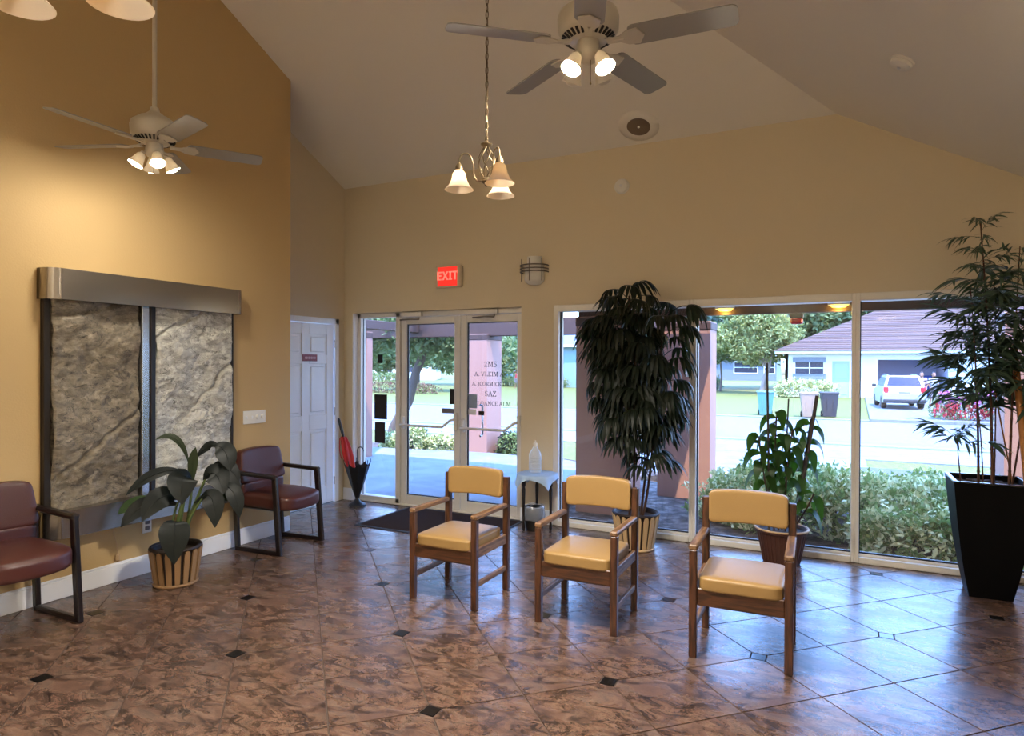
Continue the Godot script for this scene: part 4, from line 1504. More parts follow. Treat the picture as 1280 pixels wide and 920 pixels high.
# ---------------------------------------------------------------- chairs
func yellow_chair(at: Vector3, turn: float, label: String) -> void:
	var c := thing("wooden_armchair", label, "chair", at, turn, "yellow vinyl armchairs in the middle of the room")
	var x := 0.2425
	var zf := 0.222
	for s in [-1.0, 1.0]:
		var st := mb()
		box(st, Vector3(s * x, 0.295, zf), Vector3(0.042, 0.59, 0.042), 0.005)
		part("leg", st, M.oak_1, c)
		st = mb()
		bar(st, Vector3(s * x, 0, -zf), Vector3(s * x, 0.80, -zf - 0.005), 0.042, 0.042, 0.005, Vector3.RIGHT)
		part("leg", st, M.oak_1, c)
		st = mb()
		bar(st, Vector3(s * x, 0.603, -zf + 0.02), Vector3(s * x, 0.603, zf + 0.022), 0.048, 0.03, 0.007)
		part("armrest", st, M.tan_2, c)
		st = mb()
		bar(st, Vector3(s * x, 0.365, -zf + 0.02), Vector3(s * x, 0.365, zf - 0.02), 0.026, 0.065, 0.004)
		part("seat_rail", st, M.tan_2, c)
		st = mb()
		bar(st, Vector3(s * x, 0.158, -zf + 0.02), Vector3(s * x, 0.158, zf - 0.02), 0.024, 0.036, 0.004)
		part("stretcher", st, M.tan_2, c)
		for y in [0.35, 0.385]:
			st = mb()
			tube(st, [Vector3(s * (x + 0.019), y, zf), Vector3(s * (x + 0.0225), y, zf)], 0.006, 8)
			part("bolt", st, M.black_metal, c)
	for e in [[0.335, zf - 0.002, 0.095, M.oak_0, "apron"], [0.355, -zf, 0.06, M.oak_0, "seat_rail"]]:
		var st := mb()
		box(st, Vector3(0, e[0], e[1]), Vector3(2 * x - 0.042, e[2], 0.026), 0.004)
		part(e[4], st, e[3], c)
	var st := mb()
	pillow(st, Vector3(0, 0.408, 0.012), Vector3(0.218, 0.040, 0.232), 10.0, 14, func(w: Vector3, q: Vector3) -> Vector3: return w + Vector3(0, 0.014 * (1 - q.x * q.x) * (1 - q.z * q.z) * maxf(q.y, 0), 0))
	part("seat", st, M.yellow_vinyl, c)
	st = mb()
	pillow(st, Vector3(0, 0.748, -zf + 0.018), Vector3(0.221, 0.098, 0.028), 12.0, 14, func(w: Vector3, q: Vector3) -> Vector3: return w + Vector3(0, 0.010 * (1 - q.x * q.x), -0.022 * (1 - q.x * q.x)))
	part("backrest", st, M.yellow_vinyl, c)


func maroon_chair(at: Vector3, turn: float, label: String) -> void:
	var c := thing("guest_chair", label, "chair", at, turn, "maroon leather chairs along the yellow wall")
	var x := 0.262
	for s in [-1.0, 1.0]:
		var st := mb()
		bar(st, Vector3(s * x, 0.0, 0.245), Vector3(s * x, 0.655, 0.190), 0.05, 0.034, 0.006, Vector3.RIGHT)
		part("leg", st, M.mahogany_1, c)
		st = mb()
		bar(st, Vector3(s * x, 0.0, -0.215), Vector3(s * x, 0.665, -0.255), 0.046, 0.034, 0.006, Vector3.RIGHT)
		part("leg", st, M.mahogany_1, c)
		st = mb()
		box(st, Vector3(s * x, 0.018, 0.01), Vector3(0.034, 0.036, 0.47), 0.006)
		part("runner", st, M.mahogany_2, c)
		st = mb()
		bar(st, Vector3(s * x, 0.665, -0.27), Vector3(s * x, 0.648, 0.215), 0.05, 0.034, 0.010)
		part("armrest", st, M.mahogany_2, c)
	var st := mb()
	pillow(st, Vector3(0, 0.428, 0.008), Vector3(0.244, 0.066, 0.268), 6.0, 14, func(w: Vector3, q: Vector3) -> Vector3: return w + Vector3(0, 0.022 * (1 - q.x * q.x) * (1 - q.z * q.z) * maxf(q.y, 0) - 0.02 * maxf(q.z, 0) * (1 - q.x * q.x * 0.6), 0.03 * maxf(q.z, 0) * (1 - q.x * q.x)))
	part("seat", st, M.maroon_leather, c)
	st = mb()
	box(st, Vector3(0, 0.372, -0.01), Vector3(0.47, 0.03, 0.44), 0.01)
	part("seat_pan", st, M.black_plastic, c)
	st = mb()
	pillow(st, Vector3(0, 0.515, -0.205), Vector3(0.246, 0.056, 0.036), 7.0, 10)
	part("lumbar_cushion", st, M.maroon_leather, c)
	st = mb()
	pillow(st, Vector3(0, 0.702, -0.222), Vector3(0.246, 0.140, 0.040), 10.0, 14, func(w: Vector3, q: Vector3) -> Vector3: return w * Vector3(1 - 0.06 * q.y, 1, 1) + Vector3(0, 0.012 * (1 - q.x * q.x) * maxf(q.y, 0), -0.024 * q.y - 0.015 * (1 - q.x * q.x)))
	part("backrest", st, M.maroon_leather, c)


func seats() -> void:
	yellow_chair(Vector3(-2.367, 0, -3.888), 0.0, "yellow vinyl and wood armchair standing in front of the doormat")
	yellow_chair(Vector3(-1.437, 0, -3.915), 0.015, "yellow vinyl and wood armchair between the other two yellow armchairs")
	yellow_chair(Vector3(-0.486, 0, -3.865), 0.03, "yellow vinyl and wood armchair in front of the brown ribbed pot")
	maroon_chair(Vector3(-4.415, 0, -4.19), PI / 2 + 0.06, "maroon leather chair with dark sled legs beside the white panel door")
	maroon_chair(Vector3(-4.425, 0, -2.105), PI / 2, "maroon leather chair with dark sled legs at the left edge, nearest to us")


# ---------------------------------------------------------------- plants in the room
func slat_pot(o: Node3D, rb: float, rt: float, h: float, n: int, light: Material, dark: Material) -> void:
	var st := mb()
	lathe(st, [Vector2(0, 0), Vector2(rb - 0.01, 0), Vector2(rt - 0.014, h), Vector2(rt - 0.03, h), Vector2(rt - 0.045, h - 0.05), Vector2(0, h - 0.05)], 28)
	var p := part("pot", st, dark, o)
	for k in n:
		st = mb()
		var a := TAU * (k + 0.5) / n
		var d := Vector3(cos(a), 0, sin(a))
		var w := TAU * rb / n * 0.62
		var b := Basis(d.cross(Vector3.UP).normalized(), Vector3.UP, d)
		var y := Vector3(0, h, 0) + d * (rt - rb)
		b.y = y / h
		# a slat that widens upwards with a rounded head
		var poly := PackedVector2Array([Vector2(-w * 0.5, 0.01), Vector2(w * 0.5, 0.01), Vector2(w * 0.5 * rt / rb, h * 0.86), Vector2(w * 0.34 * rt / rb, h * 0.95), Vector2(0, h * 0.98), Vector2(-w * 0.34 * rt / rb, h * 0.95), Vector2(-w * 0.5 * rt / rb, h * 0.86)])
		prism(st, poly, -0.006, 0.006, Transform3D(b, d * (rb - 0.002)) * XY)
		part("slat", st, light, p)
	st = mb()
	var ring := []
	for k in 33:
		ring.append(Vector3(cos(TAU * k / 32) * (rt - 0.012), h - 0.002, sin(TAU * k / 32) * (rt - 0.012)))
	tube(st, ring, 0.014, 6, false)
	part("rim", st, dark, p)
	st = mb()
	ring = []
	for k in 33:
		ring.append(Vector3(cos(TAU * k / 32) * (rb + 0.002), 0.012, sin(TAU * k / 32) * (rb + 0.002)))
	tube(st, ring, 0.012, 6, false)
	part("foot_ring", st, light, p)
	st = mb()
	lathe(st, [Vector2(rt - 0.03, h - 0.03), Vector2(0, h - 0.025)], 20)
	part("soil", st, M.soil, o)


func plants_inside() -> void:
	lily()
	rapis()
	avocado()
	bamboo()


func lily() -> void:
	var o := thing("potted_plant", "plant with big dark drooping leaves in a slatted tub below the water wall", "plant", Vector3(-4.32, 0, -3.12))
	slat_pot(o, 0.138, 0.176, 0.27, 17, M.basket_light, M.basket_dark)
	# r along the wall to the right, u up, t out into the room
	var R := Vector3(0.585, 0, -0.81)
	var T := Vector3(0.81, 0, 0.585)
	var at := func(v: Array) -> Vector3: return R * v[0] + Vector3.UP * v[1] + T * v[2]
	var stems := [[[0.0, 0.24, 0], [0.05, 0.6, 0], [0.10, 0.86, -0.03], 0.011], [[0.03, 0.24, 0.02], [0.09, 0.5, 0.02], [0.20, 0.76, 0.02], 0.013], [[-0.02, 0.24, 0.03], [0.0, 0.45, 0.06], [0.06, 0.66, 0.05], 0.012], [[-0.03, 0.24, 0], [-0.03, 0.5, 0.03], [0.02, 0.60, 0.0], 0.010], [[0.04, 0.24, -0.02], [0.1, 0.5, -0.05], [0.11, 0.78, -0.06], 0.010], [[0.01, 0.24, 0.05], [0.06, 0.46, 0.09], [0.17, 0.62, 0.1], 0.011]]
	for s in stems:
		var st := mb()
		tube(st, bez(at.call(s[0]), at.call(s[1]), at.call(s[2]), 7), [s[3] * 1.3, s[3] * 1.2, s[3] * 1.1, s[3], s[3], s[3] * 0.9, s[3] * 0.8, s[3] * 0.6], 7)
		part("stem", st, M.stem_green, o)
	# foot, crest and tip of each leaf, its width, its colour
	var leaves := [
		[[0.09, 0.84, -0.03], [0.03, 1.14, -0.03], [-0.13, 1.05, 0.0], 0.05, "leaf_pale"],
		[[0.11, 0.70, -0.02], [0.10, 0.86, -0.02], [0.13, 0.98, -0.01], 0.07, "leaf_pale"],
		[[0.12, 0.88, -0.05], [0.24, 1.04, -0.04], [0.27, 0.97, 0.02], 0.07, "leaf_lily"],
		[[0.25, 0.99, 0.0], [0.34, 1.00, 0.05], [0.36, 0.80, 0.08], 0.15, "leaf_lily"],
		[[0.06, 0.80, 0.0], [-0.12, 0.88, 0.0], [-0.31, 0.68, 0.08], 0.08, "leaf_lily"],
		[[0.10, 0.76, 0.03], [0.02, 0.86, 0.12], [0.04, 0.60, 0.17], 0.20, "leaf_lily"],
		[[0.05, 0.62, 0.04], [-0.10, 0.74, 0.1], [-0.21, 0.50, 0.14], 0.16, "leaf_lily"],
		[[-0.06, 0.60, 0.03], [-0.20, 0.66, 0.06], [-0.34, 0.46, 0.07], 0.12, "leaf_lily"],
		[[-0.10, 0.62, -0.02], [-0.26, 0.64, 0.0], [-0.36, 0.54, 0.02], 0.09, "leaf_avocado"],
		[[0.0, 0.47, 0.12], [-0.01, 0.53, 0.21], [-0.01, 0.20, 0.23], 0.20, "leaf_lily"],
		[[0.18, 0.74, 0.02], [0.27, 0.88, 0.06], [0.31, 0.64, 0.12], 0.18, "leaf_lily"],
		[[0.16, 0.62, 0.1], [0.26, 0.72, 0.16], [0.25, 0.42, 0.2], 0.15, "leaf_lily"],
		[[0.22, 0.74, 0.0], [0.38, 0.82, 0.02], [0.41, 0.50, 0.05], 0.13, "leaf_lily"],
		[[0.30, 0.70, 0.06], [0.40, 0.70, 0.10], [0.42, 0.46, 0.13], 0.12, "leaf_lily"],
		[[0.12, 0.58, 0.05], [0.22, 0.66, 0.06], [0.33, 0.58, 0.08], 0.08, "leaf_lily"],
		[[0.20, 0.76, -0.03], [0.34, 0.90, -0.04], [0.43, 0.70, -0.02], 0.13, "leaf_lily"],
		[[0.24, 0.60, 0.02], [0.34, 0.66, 0.02], [0.40, 0.56, 0.05], 0.10, "leaf_pale"],
		[[0.02, 0.56, -0.03], [-0.12, 0.62, -0.04], [-0.24, 0.55, 0.0], 0.10, "leaf_lily"]]
	for l in leaves:
		var a: Vector3 = at.call(l[0])
		var b: Vector3 = at.call(l[1])
		var c: Vector3 = at.call(l[2])
		a.x = maxf(a.x, -0.22)
		b.x = maxf(b.x, -0.22)
		c.x = maxf(c.x, -0.20)
		var st := mb()
		blade(st, a, b, c, l[3], (T + Vector3.UP * 0.6).normalized(), 10, 0.14, 0.56)
		var lf := part("leaf", st, M[l[4]], o)
		st = mb()
		tube(st, bez(a, b, c, 6), [0.005, 0.005, 0.004, 0.004, 0.003, 0.002, 0.001], 5)
		part("midrib", st, M[l[4]], lf)


func palm_fan(r: RandomNumberGenerator) -> ArrayMesh:
	var st := mb()
	var reach := 0.20
	var tip := Vector3(reach, 0.10, 0)
	tube(st, bez(Vector3.ZERO, Vector3(reach * 0.5, 0.12, 0), tip, 5), 0.004, 5)
	var n := r.randi_range(9, 11)
	for k in n:
		var a := lerpf(-1.5, 1.5, float(k) / (n - 1)) + r.randf_range(-0.08, 0.08)
		var d := Vector3(cos(a), 0, sin(a))
		var l := r.randf_range(0.20, 0.27) * (1.0 - 0.2 * absf(a) / 1.5)
		blade(st, tip, tip + d * l * 0.55 + Vector3(0, 0.03, 0), tip + d * l * 0.72 + Vector3(0, -l * r.randf_range(0.75, 1.0), 0), r.randf_range(0.034, 0.044), Vector3.UP + d * 0.8, 6, 0.25, 0.6)
	st.generate_normals()
	return st.commit()


func rapis() -> void:
	var r := RandomNumberGenerator.new()
	r.seed = 401
	var o := thing("potted_palm", "tall dark lady palm with drooping fans in a striped pot before the left window", "plant", Vector3(-1.60, 0, -5.56))
	slat_pot(o, 0.15, 0.205, 0.315, 19, M.wicker_light, M.basket_dark)
	var fans := []
	for k in 6:
		fans.append(palm_fan(r))
	var stems := [[Vector3(-0.05, 0.28, 0.02), Vector3(-0.06, 1.0, 0.04), Vector3(-0.05, 2.20, 0.05)], [Vector3(0.04, 0.28, -0.02), Vector3(0.11, 0.9, 0.0), Vector3(0.26, 2.02, 0.04)], [Vector3(-0.02, 0.28, -0.05), Vector3(-0.11, 0.9, 0.02), Vector3(-0.23, 1.98, 0.06)], [Vector3(0.07, 0.28, 0.04), Vector3(0.16, 0.6, 0.08), Vector3(0.20, 1.35, 0.10)], [Vector3(0.0, 0.28, 0.06), Vector3(0.02, 0.9, 0.12), Vector3(0.04, 1.7, 0.16)]]
	for s in stems:
		var st := mb()
		tube(st, bez(s[0], s[1], s[2], 12), 0.011, 7)
		part("stem", st, M.stem_brown, o)
	var count := [46, 38, 37, 22, 36]
	var low := [0.55, 0.40, 0.48, 0.42, 0.42]
	for i in stems.size():
		var s: Array = stems[i]
		for k in count[i]:
			var t := lerpf(low[i], 1.0, float(k) / (count[i] - 1))
			var p: Vector3 = s[0].lerp(s[1], t).lerp(s[1].lerp(s[2], t), t)
			var a = k * 2.4 + i * 1.3 + r.randf_range(-0.4, 0.4)
			var size := r.randf_range(0.74, 1.02) * (0.85 if p.y < 1.0 else 1.0)
			# the fans next to the window turn back into the room
			if p.z - sin(a) * 0.42 * size < -0.36:
				a = -a
			if p.z - sin(a) * 0.42 * size < -0.36:
				size *= 0.65
			var lf := mesh_part("leaf", fans[r.randi() % 6], M.leaf_rapis, o)
			lf.transform = Transform3D(Basis(Vector3.UP, a) * Basis(Vector3(0, 0, 1), r.randf_range(-0.15, 0.35)) * Basis(Vector3(1, 0, 0), r.randf_range(-0.35, 0.35)) * Basis.from_scale(Vector3.ONE * size), p)


func avocado() -> void:
	var r := RandomNumberGenerator.new()
	r.seed = 77
	var o := thing("potted_plant", "lanky green plant with stakes in a brown ribbed pot before the middle window", "plant", Vector3(-0.43, 0, -5.70))
	var st := mb()
	lathe(st, [Vector2(0, 0), Vector2(0.135, 0), Vector2(0.185, 0.255), Vector2(0.205, 0.262), Vector2(0.208, 0.285), Vector2(0.19, 0.285), Vector2(0.175, 0.25), Vector2(0, 0.245)], 32)
	var p := part("pot", st, M.pot_brown, o)
	st = mb()
	for k in 32:
		var d := Vector3(cos(TAU * k / 32), 0, sin(TAU * k / 32))
		tube(st, [d * 0.137 + Vector3(0, 0.01, 0), d * 0.184 + Vector3(0, 0.25, 0)], 0.005, 5)
	part("ribs", st, M.pot_brown, p)
	st = mb()
	var ring := []
	for k in 33:
		ring.append(Vector3(cos(TAU * k / 32) * 0.202, 0.283, sin(TAU * k / 32) * 0.202))
	tube(st, ring, 0.009, 6, false)
	part("rim", st, M.wicker_light, p)
	st = mb()
	lathe(st, [Vector2(0.18, 0.26), Vector2(0, 0.265)], 20)
	part("soil", st, M.soil, o)
	for s in [[Vector3(-0.09, 0.25, 0.06), Vector3(-0.115, 1.62, 0.03), 0.009], [Vector3(0.0, 0.25, 0.0), Vector3(0.045, 1.33, -0.03), 0.006], [Vector3(0.09, 0.25, 0.02), Vector3(0.255, 1.36, -0.03), 0.014]]:
		st = mb()
		tube(st, [s[0], s[0].lerp(s[1], 0.5) + Vector3(0.004, 0, 0), s[1]], s[2], 7)
		part("stake", st, M.stake_gray, o)
	var stems := [[Vector3(-0.05, 0.25, 0.03), Vector3(-0.14, 0.7, 0.05), Vector3(-0.17, 1.02, 0.06)], [Vector3(-0.02, 0.25, 0.0), Vector3(-0.07, 0.8, 0.0), Vector3(-0.04, 1.22, 0.0)], [Vector3(0.03, 0.25, 0.02), Vector3(0.02, 0.7, 0.05), Vector3(0.08, 1.08, 0.03)], [Vector3(0.06, 0.25, -0.01), Vector3(0.15, 0.7, -0.04), Vector3(0.21, 1.17, -0.05)], [Vector3(0.06, 0.25, 0.05), Vector3(0.19, 0.45, 0.08), Vector3(0.24, 0.60, 0.1)]]
	var n := [15, 22, 16, 15, 6]
	for i in stems.size():
		var s: Array = stems[i]
		st = mb()
		tube(st, bez(s[0], s[1], s[2], 9), 0.007, 6)
		part("stem", st, M.stem_brown, o)
		for k in n[i]:
			var t := lerpf(0.42, 1.0, float(k) / (n[i] - 1))
			var a: Vector3 = s[0].lerp(s[1], t).lerp(s[1].lerp(s[2], t), t)
			var ang = k * 2.4 + i
			var d := Vector3(cos(ang), 0, sin(ang) * 0.6)
			var l := r.randf_range(0.17, 0.25)
			st = mb()
			blade(st, a, a + d * l * 0.5 + Vector3(0, 0.05, 0), a + d * l * 0.62 + Vector3(0, -l * r.randf_range(0.5, 0.95), 0), r.randf_range(0.055, 0.095), Vector3(0.2, 0.6, 0.5) + d, 7, 0.08, 0.45)
			part("leaf", st, M.leaf_avocado, o)


func bamboo_spray(r: RandomNumberGenerator) -> ArrayMesh:
	var st := mb()
	var tip := Vector3(0.30, 0.06, 0)
	var twig := bez(Vector3.ZERO, Vector3(0.16, 0.10, 0), tip, 6)
	tube(st, twig, 0.0022, 4)
	for k in r.randi_range(13, 17):
		var t := r.randf_range(0.3, 1.0)
		var p: Vector3 = twig[int(t * 6)]
		var a := r.randf_range(-1.5, 1.5) * (1.1 - 0.3 * t)
		var d := Vector3(cos(a), r.randf_range(-0.45, 0.25), sin(a)).normalized()
		var l := r.randf_range(0.13, 0.21)
		blade(st, p, p + d * l * 0.5 + Vector3(0, 0.012, 0), p + d * l + Vector3(0, -l * 0.28, 0), r.randf_range(0.023, 0.033), Vector3(r.randf_range(-0.4, 0.4), 1, r.randf_range(-0.4, 0.4)), 4, 0.2, 0.35)
	st.generate_normals()
	return st.commit()


func bamboo() -> void:
	var r := RandomNumberGenerator.new()
	r.seed = 901
	var o := thing("potted_bamboo", "tall bamboo with thin brown canes in a tapered glossy black planter at the right", "plant", Vector3(0.92, 0, -5.59))
	var st := mb()
	# square planter, sides bowed outwards, open at the top
	var ring := func(h: float, y: float) -> Array: return [Vector3(-h, y, -h), Vector3(h, y, -h), Vector3(h, y, h), Vector3(-h, y, h)]
	var levels := [[0.125, 0.0], [0.155, 0.16], [0.182, 0.34], [0.205, 0.54], [0.22, 0.70], [0.228, 0.80], [0.205, 0.80], [0.20, 0.765]]
	st.set_smooth_group(-1)
	for i in levels.size() - 1:
		var a: Array = ring.call(levels[i][0], levels[i][1])
		var b: Array = ring.call(levels[i + 1][0], levels[i + 1][1])
		for k in 4:
			var k2 := (k + 1) % 4
			var out: Vector3 = (a[k] + a[k2]) / 2
			out.y = 0
			st.set_smooth_group(k + 1 if i < 5 else 10 + k + i * 4)
			quad(st, a[k], a[k2], b[k2], b[k], Vector3.UP if i == 5 else (out if i < 5 else -out))
	st.set_smooth_group(-1)
	var bt: Array = ring.call(0.125, 0.0)
	quad(st, bt[0], bt[1], bt[2], bt[3], Vector3.DOWN)
	var pl := part("planter", st, M.planter_black, o)
	st = mb()
	for k in 4:
		var c: Array = ring.call(0.218, 0.803)
		bar(st, c[k], c[(k + 1) % 4], 0.03, 0.012, 0.003)
	part("rim", st, M.planter_rim, pl)
	st = mb()
	quad(st, Vector3(-0.2, 0.765, -0.2), Vector3(0.2, 0.765, -0.2), Vector3(0.2, 0.765, 0.2), Vector3(-0.2, 0.765, 0.2), Vector3.UP)
	part("soil", st, M.soil, o)
	st = mb()
	for i in 40:
		box(st, Vector3(r.randf_range(-0.18, 0.18), 0.772, r.randf_range(-0.18, 0.18)), Vector3(0.04, 0.015, 0.02), 0.004, Transform3D())
	part("bark_chips", st, M.bark, o).set_meta("kind", "stuff")
	var sprays := []
	for k in 6:
		sprays.append(bamboo_spray(r))
	# canes: foot, bend, tip, radius, leaves from (share of the height), number of sprays
	var canes := [
		[Vector3(-0.065, 0.76, 0.06), Vector3(-0.07, 1.5, 0.07), Vector3(-0.12, 2.15, 0.06), 0.009, 0.42, 20],
		[Vector3(0.01, 0.76, 0.09), Vector3(0.0, 1.7, 0.08), Vector3(-0.06, 2.60, 0.03), 0.011, 0.36, 28],
		[Vector3(0.11, 0.76, 0.05), Vector3(0.12, 1.6, 0.08), Vector3(0.16, 2.42, 0.05), 0.009, 0.36, 22],
		[Vector3(0.04, 0.76, -0.04), Vector3(0.05, 1.5, 0.0), Vector3(0.02, 2.3, 0.02), 0.006, 0.45, 15],
		[Vector3(-0.02, 0.76, -0.06), Vector3(-0.04, 1.3, 0.0), Vector3(-0.14, 1.8, 0.06), 0.005, 0.45, 18],
		[Vector3(0.14, 0.76, -0.02), Vector3(0.20, 1.4, 0.05), Vector3(0.30, 2.1, 0.08), 0.007, 0.32, 20],
		[Vector3(-0.17, 0.76, 0.10), Vector3(-0.19, 0.95, 0.11), Vector3(-0.20, 1.10, 0.12), 0.005, 0.85, 6]]
	for c in canes:
		st = mb()
		var path := bez(c[0], c[1], c[2], 14)
		var rad := []
		for i in 15:
			rad.append(lerpf(c[3], c[3] * 0.35, i / 14.0))
		tube(st, path, rad, 7)
		for i in range(1, 12):
			var q: Vector3 = path[i]
			tube(st, [q - Vector3(0, 0.004, 0), q + Vector3(0, 0.004, 0)], rad[i] * 1.35, 7)
		part("cane", st, M.cane_brown, o)
		for k in c[5]:
			var t := lerpf(c[4], 1.0, (k + 0.5) / c[5])
			var p: Vector3 = c[0].lerp(c[1], t).lerp(c[1].lerp(c[2], t), t)
			var a = k * 2.4 + r.randf_range(-0.5, 0.5)
			var size := r.randf_range(0.75, 1.15) * (1.0 - 0.35 * pow(t, 3))
			if p.z - sin(a) * 0.42 * size < -0.33:
				a = -a
			if p.z - sin(a) * 0.42 * size < -0.33:
				size *= 0.6
			var lf := mesh_part("leaf_spray", sprays[r.randi() % 6], M.leaf_bamboo, o)
			lf.transform = Transform3D(Basis(Vector3.UP, a) * Basis(Vector3(0, 0, 1), r.randf_range(-0.3, 0.45)) * Basis(Vector3(1, 0, 0), r.randf_range(-0.6, 0.6)) * Basis.from_scale(Vector3.ONE * size), p)
	for s in [[Vector3(0.19, 0.775, 0.17), Vector3(0.13, 1.75, 0.05), 0.021], [Vector3(0.16, 0.76, -0.1), Vector3(0.0, 1.62, 0.02), 0.005]]:
		st = mb()
		tube(st, [s[0].lerp(s[1], 0.0), s[0].lerp(s[1], 0.5), s[1]], s[2], 10)
		part("stake", st, M.stake_tan, o)


# ---------------------------------------------------------------- small things on the floor
func small_furniture() -> void:
	var m := thing("doormat", "large flat dark brown doormat lying before the glass entrance doors", "doormat", Vector3(-3.585, 0, -5.50))
	var st := mb()
	box(st, Vector3(0, 0.006, 0), Vector3(1.36, 0.010, 0.84), 0.004)
	part("pile", st, M.mat_pile, m)
	st = mb()
	for s in [-1.0, 1.0]:
		box(st, Vector3(s * 0.695, 0.004, 0), Vector3(0.04, 0.007, 0.92), 0.003)
		box(st, Vector3(0, 0.004, s * 0.44), Vector3(1.35, 0.007, 0.04), 0.003)
	part("edging", st, M.rubber, m)
	# umbrella stand shaped like an upturned umbrella
	var u := thing("umbrella_stand", "black stand shaped like an upturned folded umbrella beside the glass entrance", "umbrella stand", Vector3(-4.87, 0, -5.76))
	st = mb()
	lathe(st, [Vector2(0, 0), Vector2(0.10, 0), Vector2(0.095, 0.02), Vector2(0.045, 0.045), Vector2(0.02, 0.08), Vector2(0.018, 0.10), Vector2(0, 0.10)], 20)
	part("foot", st, M.black_metal, u)
	st = mb()
	st.set_smooth_group(1)
	var n := 48
	for j in 10:
		for k in n:
			var q := []
			for e in [[0, 0], [1, 0], [1, 1], [0, 1]]:
				var t := (j + float(e[1])) / 10.0
				var a := TAU * (k + float(e[0])) / n
				var lobe := absf(sin(a * 4.0))
				var rr := lerpf(0.018, 0.142, pow(t, 0.85)) * (1.0 - 0.16 * lobe * t)
				q.append(Vector3(cos(a) * rr, 0.09 + 0.40 * t - 0.045 * lobe * pow(t, 3), sin(a) * rr))
			quad(st, q[0], q[1], q[2], q[3], q[0] * Vector3(1, 0, 1))
	part("canopy", st, M.black_nylon, u)
	for k in 8:
		var a := TAU * k / 8.0
		var d := Vector3(cos(a), 0, sin(a))
		st = mb()
		tube(st, [d * 0.019 + Vector3(0, 0.09, 0), d * 0.085 + Vector3(0, 0.29, 0), d * 0.146 + Vector3(0, 0.49, 0), d * 0.148 + Vector3(0, 0.525, 0)], 0.004, 5)
		part("rib", st, M.black_metal, u)
	st = mb()
	var hook := [Vector3(0, 0.1, 0), Vector3(0, 0.62, 0)]
	for k in 9:
		var a := PI * k / 8.0
		hook.append(Vector3(0.045 - 0.045 * cos(a), 0.62 + 0.045 * sin(a), 0))
	tube(st, hook, 0.005, 6)
	part("handle", st, M.black_metal, u)
	# red umbrella leaning in it
	var r := thing("umbrella", "folded red umbrella with a black handle leaning towards the wall in the stand", "umbrella", Vector3(-4.93, 0, -5.74))
	st = mb()
	st.set_smooth_group(1)
	var a0 := Vector3(0.04, 0.27, -0.01)
	var a1 := Vector3(-0.15, 0.84, 0.0)
	for j in 12:
		for k in 40:
			var q := []
			for e in [[0, 0], [1, 0], [1, 1], [0, 1]]:
				var t := (j + float(e[1])) / 12.0
				var a := TAU * (k + float(e[0])) / 40
				var rr := (0.010 + 0.034 * sin(PI * minf(t * 0.9 + 0.02, 1.0)) + 0.010 * t) * (1.0 + 0.28 * sin(a * 5.0 + t * 5.0))
				q.append(a0.lerp(a1, t * 0.88) + Vector3(cos(a) * rr, 0, sin(a) * rr))
			quad(st, q[0], q[1], q[2], q[3], (q[0] + q[2]) / 2 - a0.lerp(a1, (j + 0.5) / 12.0 * 0.88))
	part("canopy", st, M.red_nylon, r)
	st = mb()
	tube(st, [a0, a1], 0.006, 6)
	part("shaft", st, M.chrome, r)
	st = mb()
	tube(st, [a0.lerp(a1, 0.87), a0.lerp(a1, 0.97), a0.lerp(a1, 1.2), a0.lerp(a1, 1.24)], [0.012, 0.017, 0.017, 0.010], 10)
	part("handle", st, M.black_plastic, r)
	st = mb()
	tube(st, bez(a0.lerp(a1, 0.85) + Vector3(-0.03, 0, 0.03), Vector3(-0.15, 0.58, 0.05), Vector3(-0.10, 0.52, 0.05), 6), 0.005, 5)
	part("strap", st, M.red_nylon, r)
	# table by the pier
	var c := Vector3(-2.64, 0, -5.76)
	var t := thing("side_table", "small dark side table with turned legs between entrance and windows", "table", c)
	st = mb()
	lathe(st, [Vector2(0, 0.515), Vector2(0.185, 0.515), Vector2(0.195, 0.522), Vector2(0.195, 0.532), Vector2(0.185, 0.538), Vector2(0, 0.538)], 32)
	part("tabletop", st, M.mahogany_0, t)
	for k in 3:
		var a := 4.276 + TAU * k / 3.0
		var d := Vector3(cos(a), 0, sin(a))
		st = mb()
		lathe(st, [Vector2(0, 0), Vector2(0.012, 0), Vector2(0.016, 0.03), Vector2(0.011, 0.08), Vector2(0.014, 0.25), Vector2(0.018, 0.4), Vector2(0.013, 0.42), Vector2(0.02, 0.44), Vector2(0.02, 0.516), Vector2(0, 0.516)], 12, Transform3D(Basis(), d * 0.15))
		part("leg", st, M.mahogany_1, t)
	# cloth with hanging corners
	var cl := thing("tablecloth", "pale blue cloth laid cornerwise over the small side table", "tablecloth", c)
	st = mb()
	st.set_smooth_group(1)
	var g := 28
	var half := 0.235
	var pt := func(i: int, j: int) -> Vector3:
		var p := Vector2(-half + 2 * half * i / g, -half + 2 * half * j / g).rotated(-0.12)
		var l := p.length()
		var y := 0.543
		if l > 0.195:
			var over := l - 0.195
			p = p.normalized() * (0.199 + over * 0.18)
			y -= over * 0.97
		return Vector3(p.x, y + 0.004 * sin(p.angle() * 9.0) * smoothstep(0.15, 0.3, l), p.y) + Vector3(p.x, 0, p.y).normalized() * 0.012 * sin(p.angle() * 11.0) * smoothstep(0.19, 0.32, l)
	for i in g:
		for j in g:
			quad(st, pt.call(i, j), pt.call(i + 1, j), pt.call(i + 1, j + 1), pt.call(i, j + 1), Vector3.UP + pt.call(i, j) * Vector3(3, 0, 3))
	part("cloth", st, M.cloth_blue, cl)
	var b := thing("bottle", "clear plastic bottle with a narrow neck standing on the blue cloth", "bottle", Vector3(-2.665, 0.548, -5.77))
	st = mb()
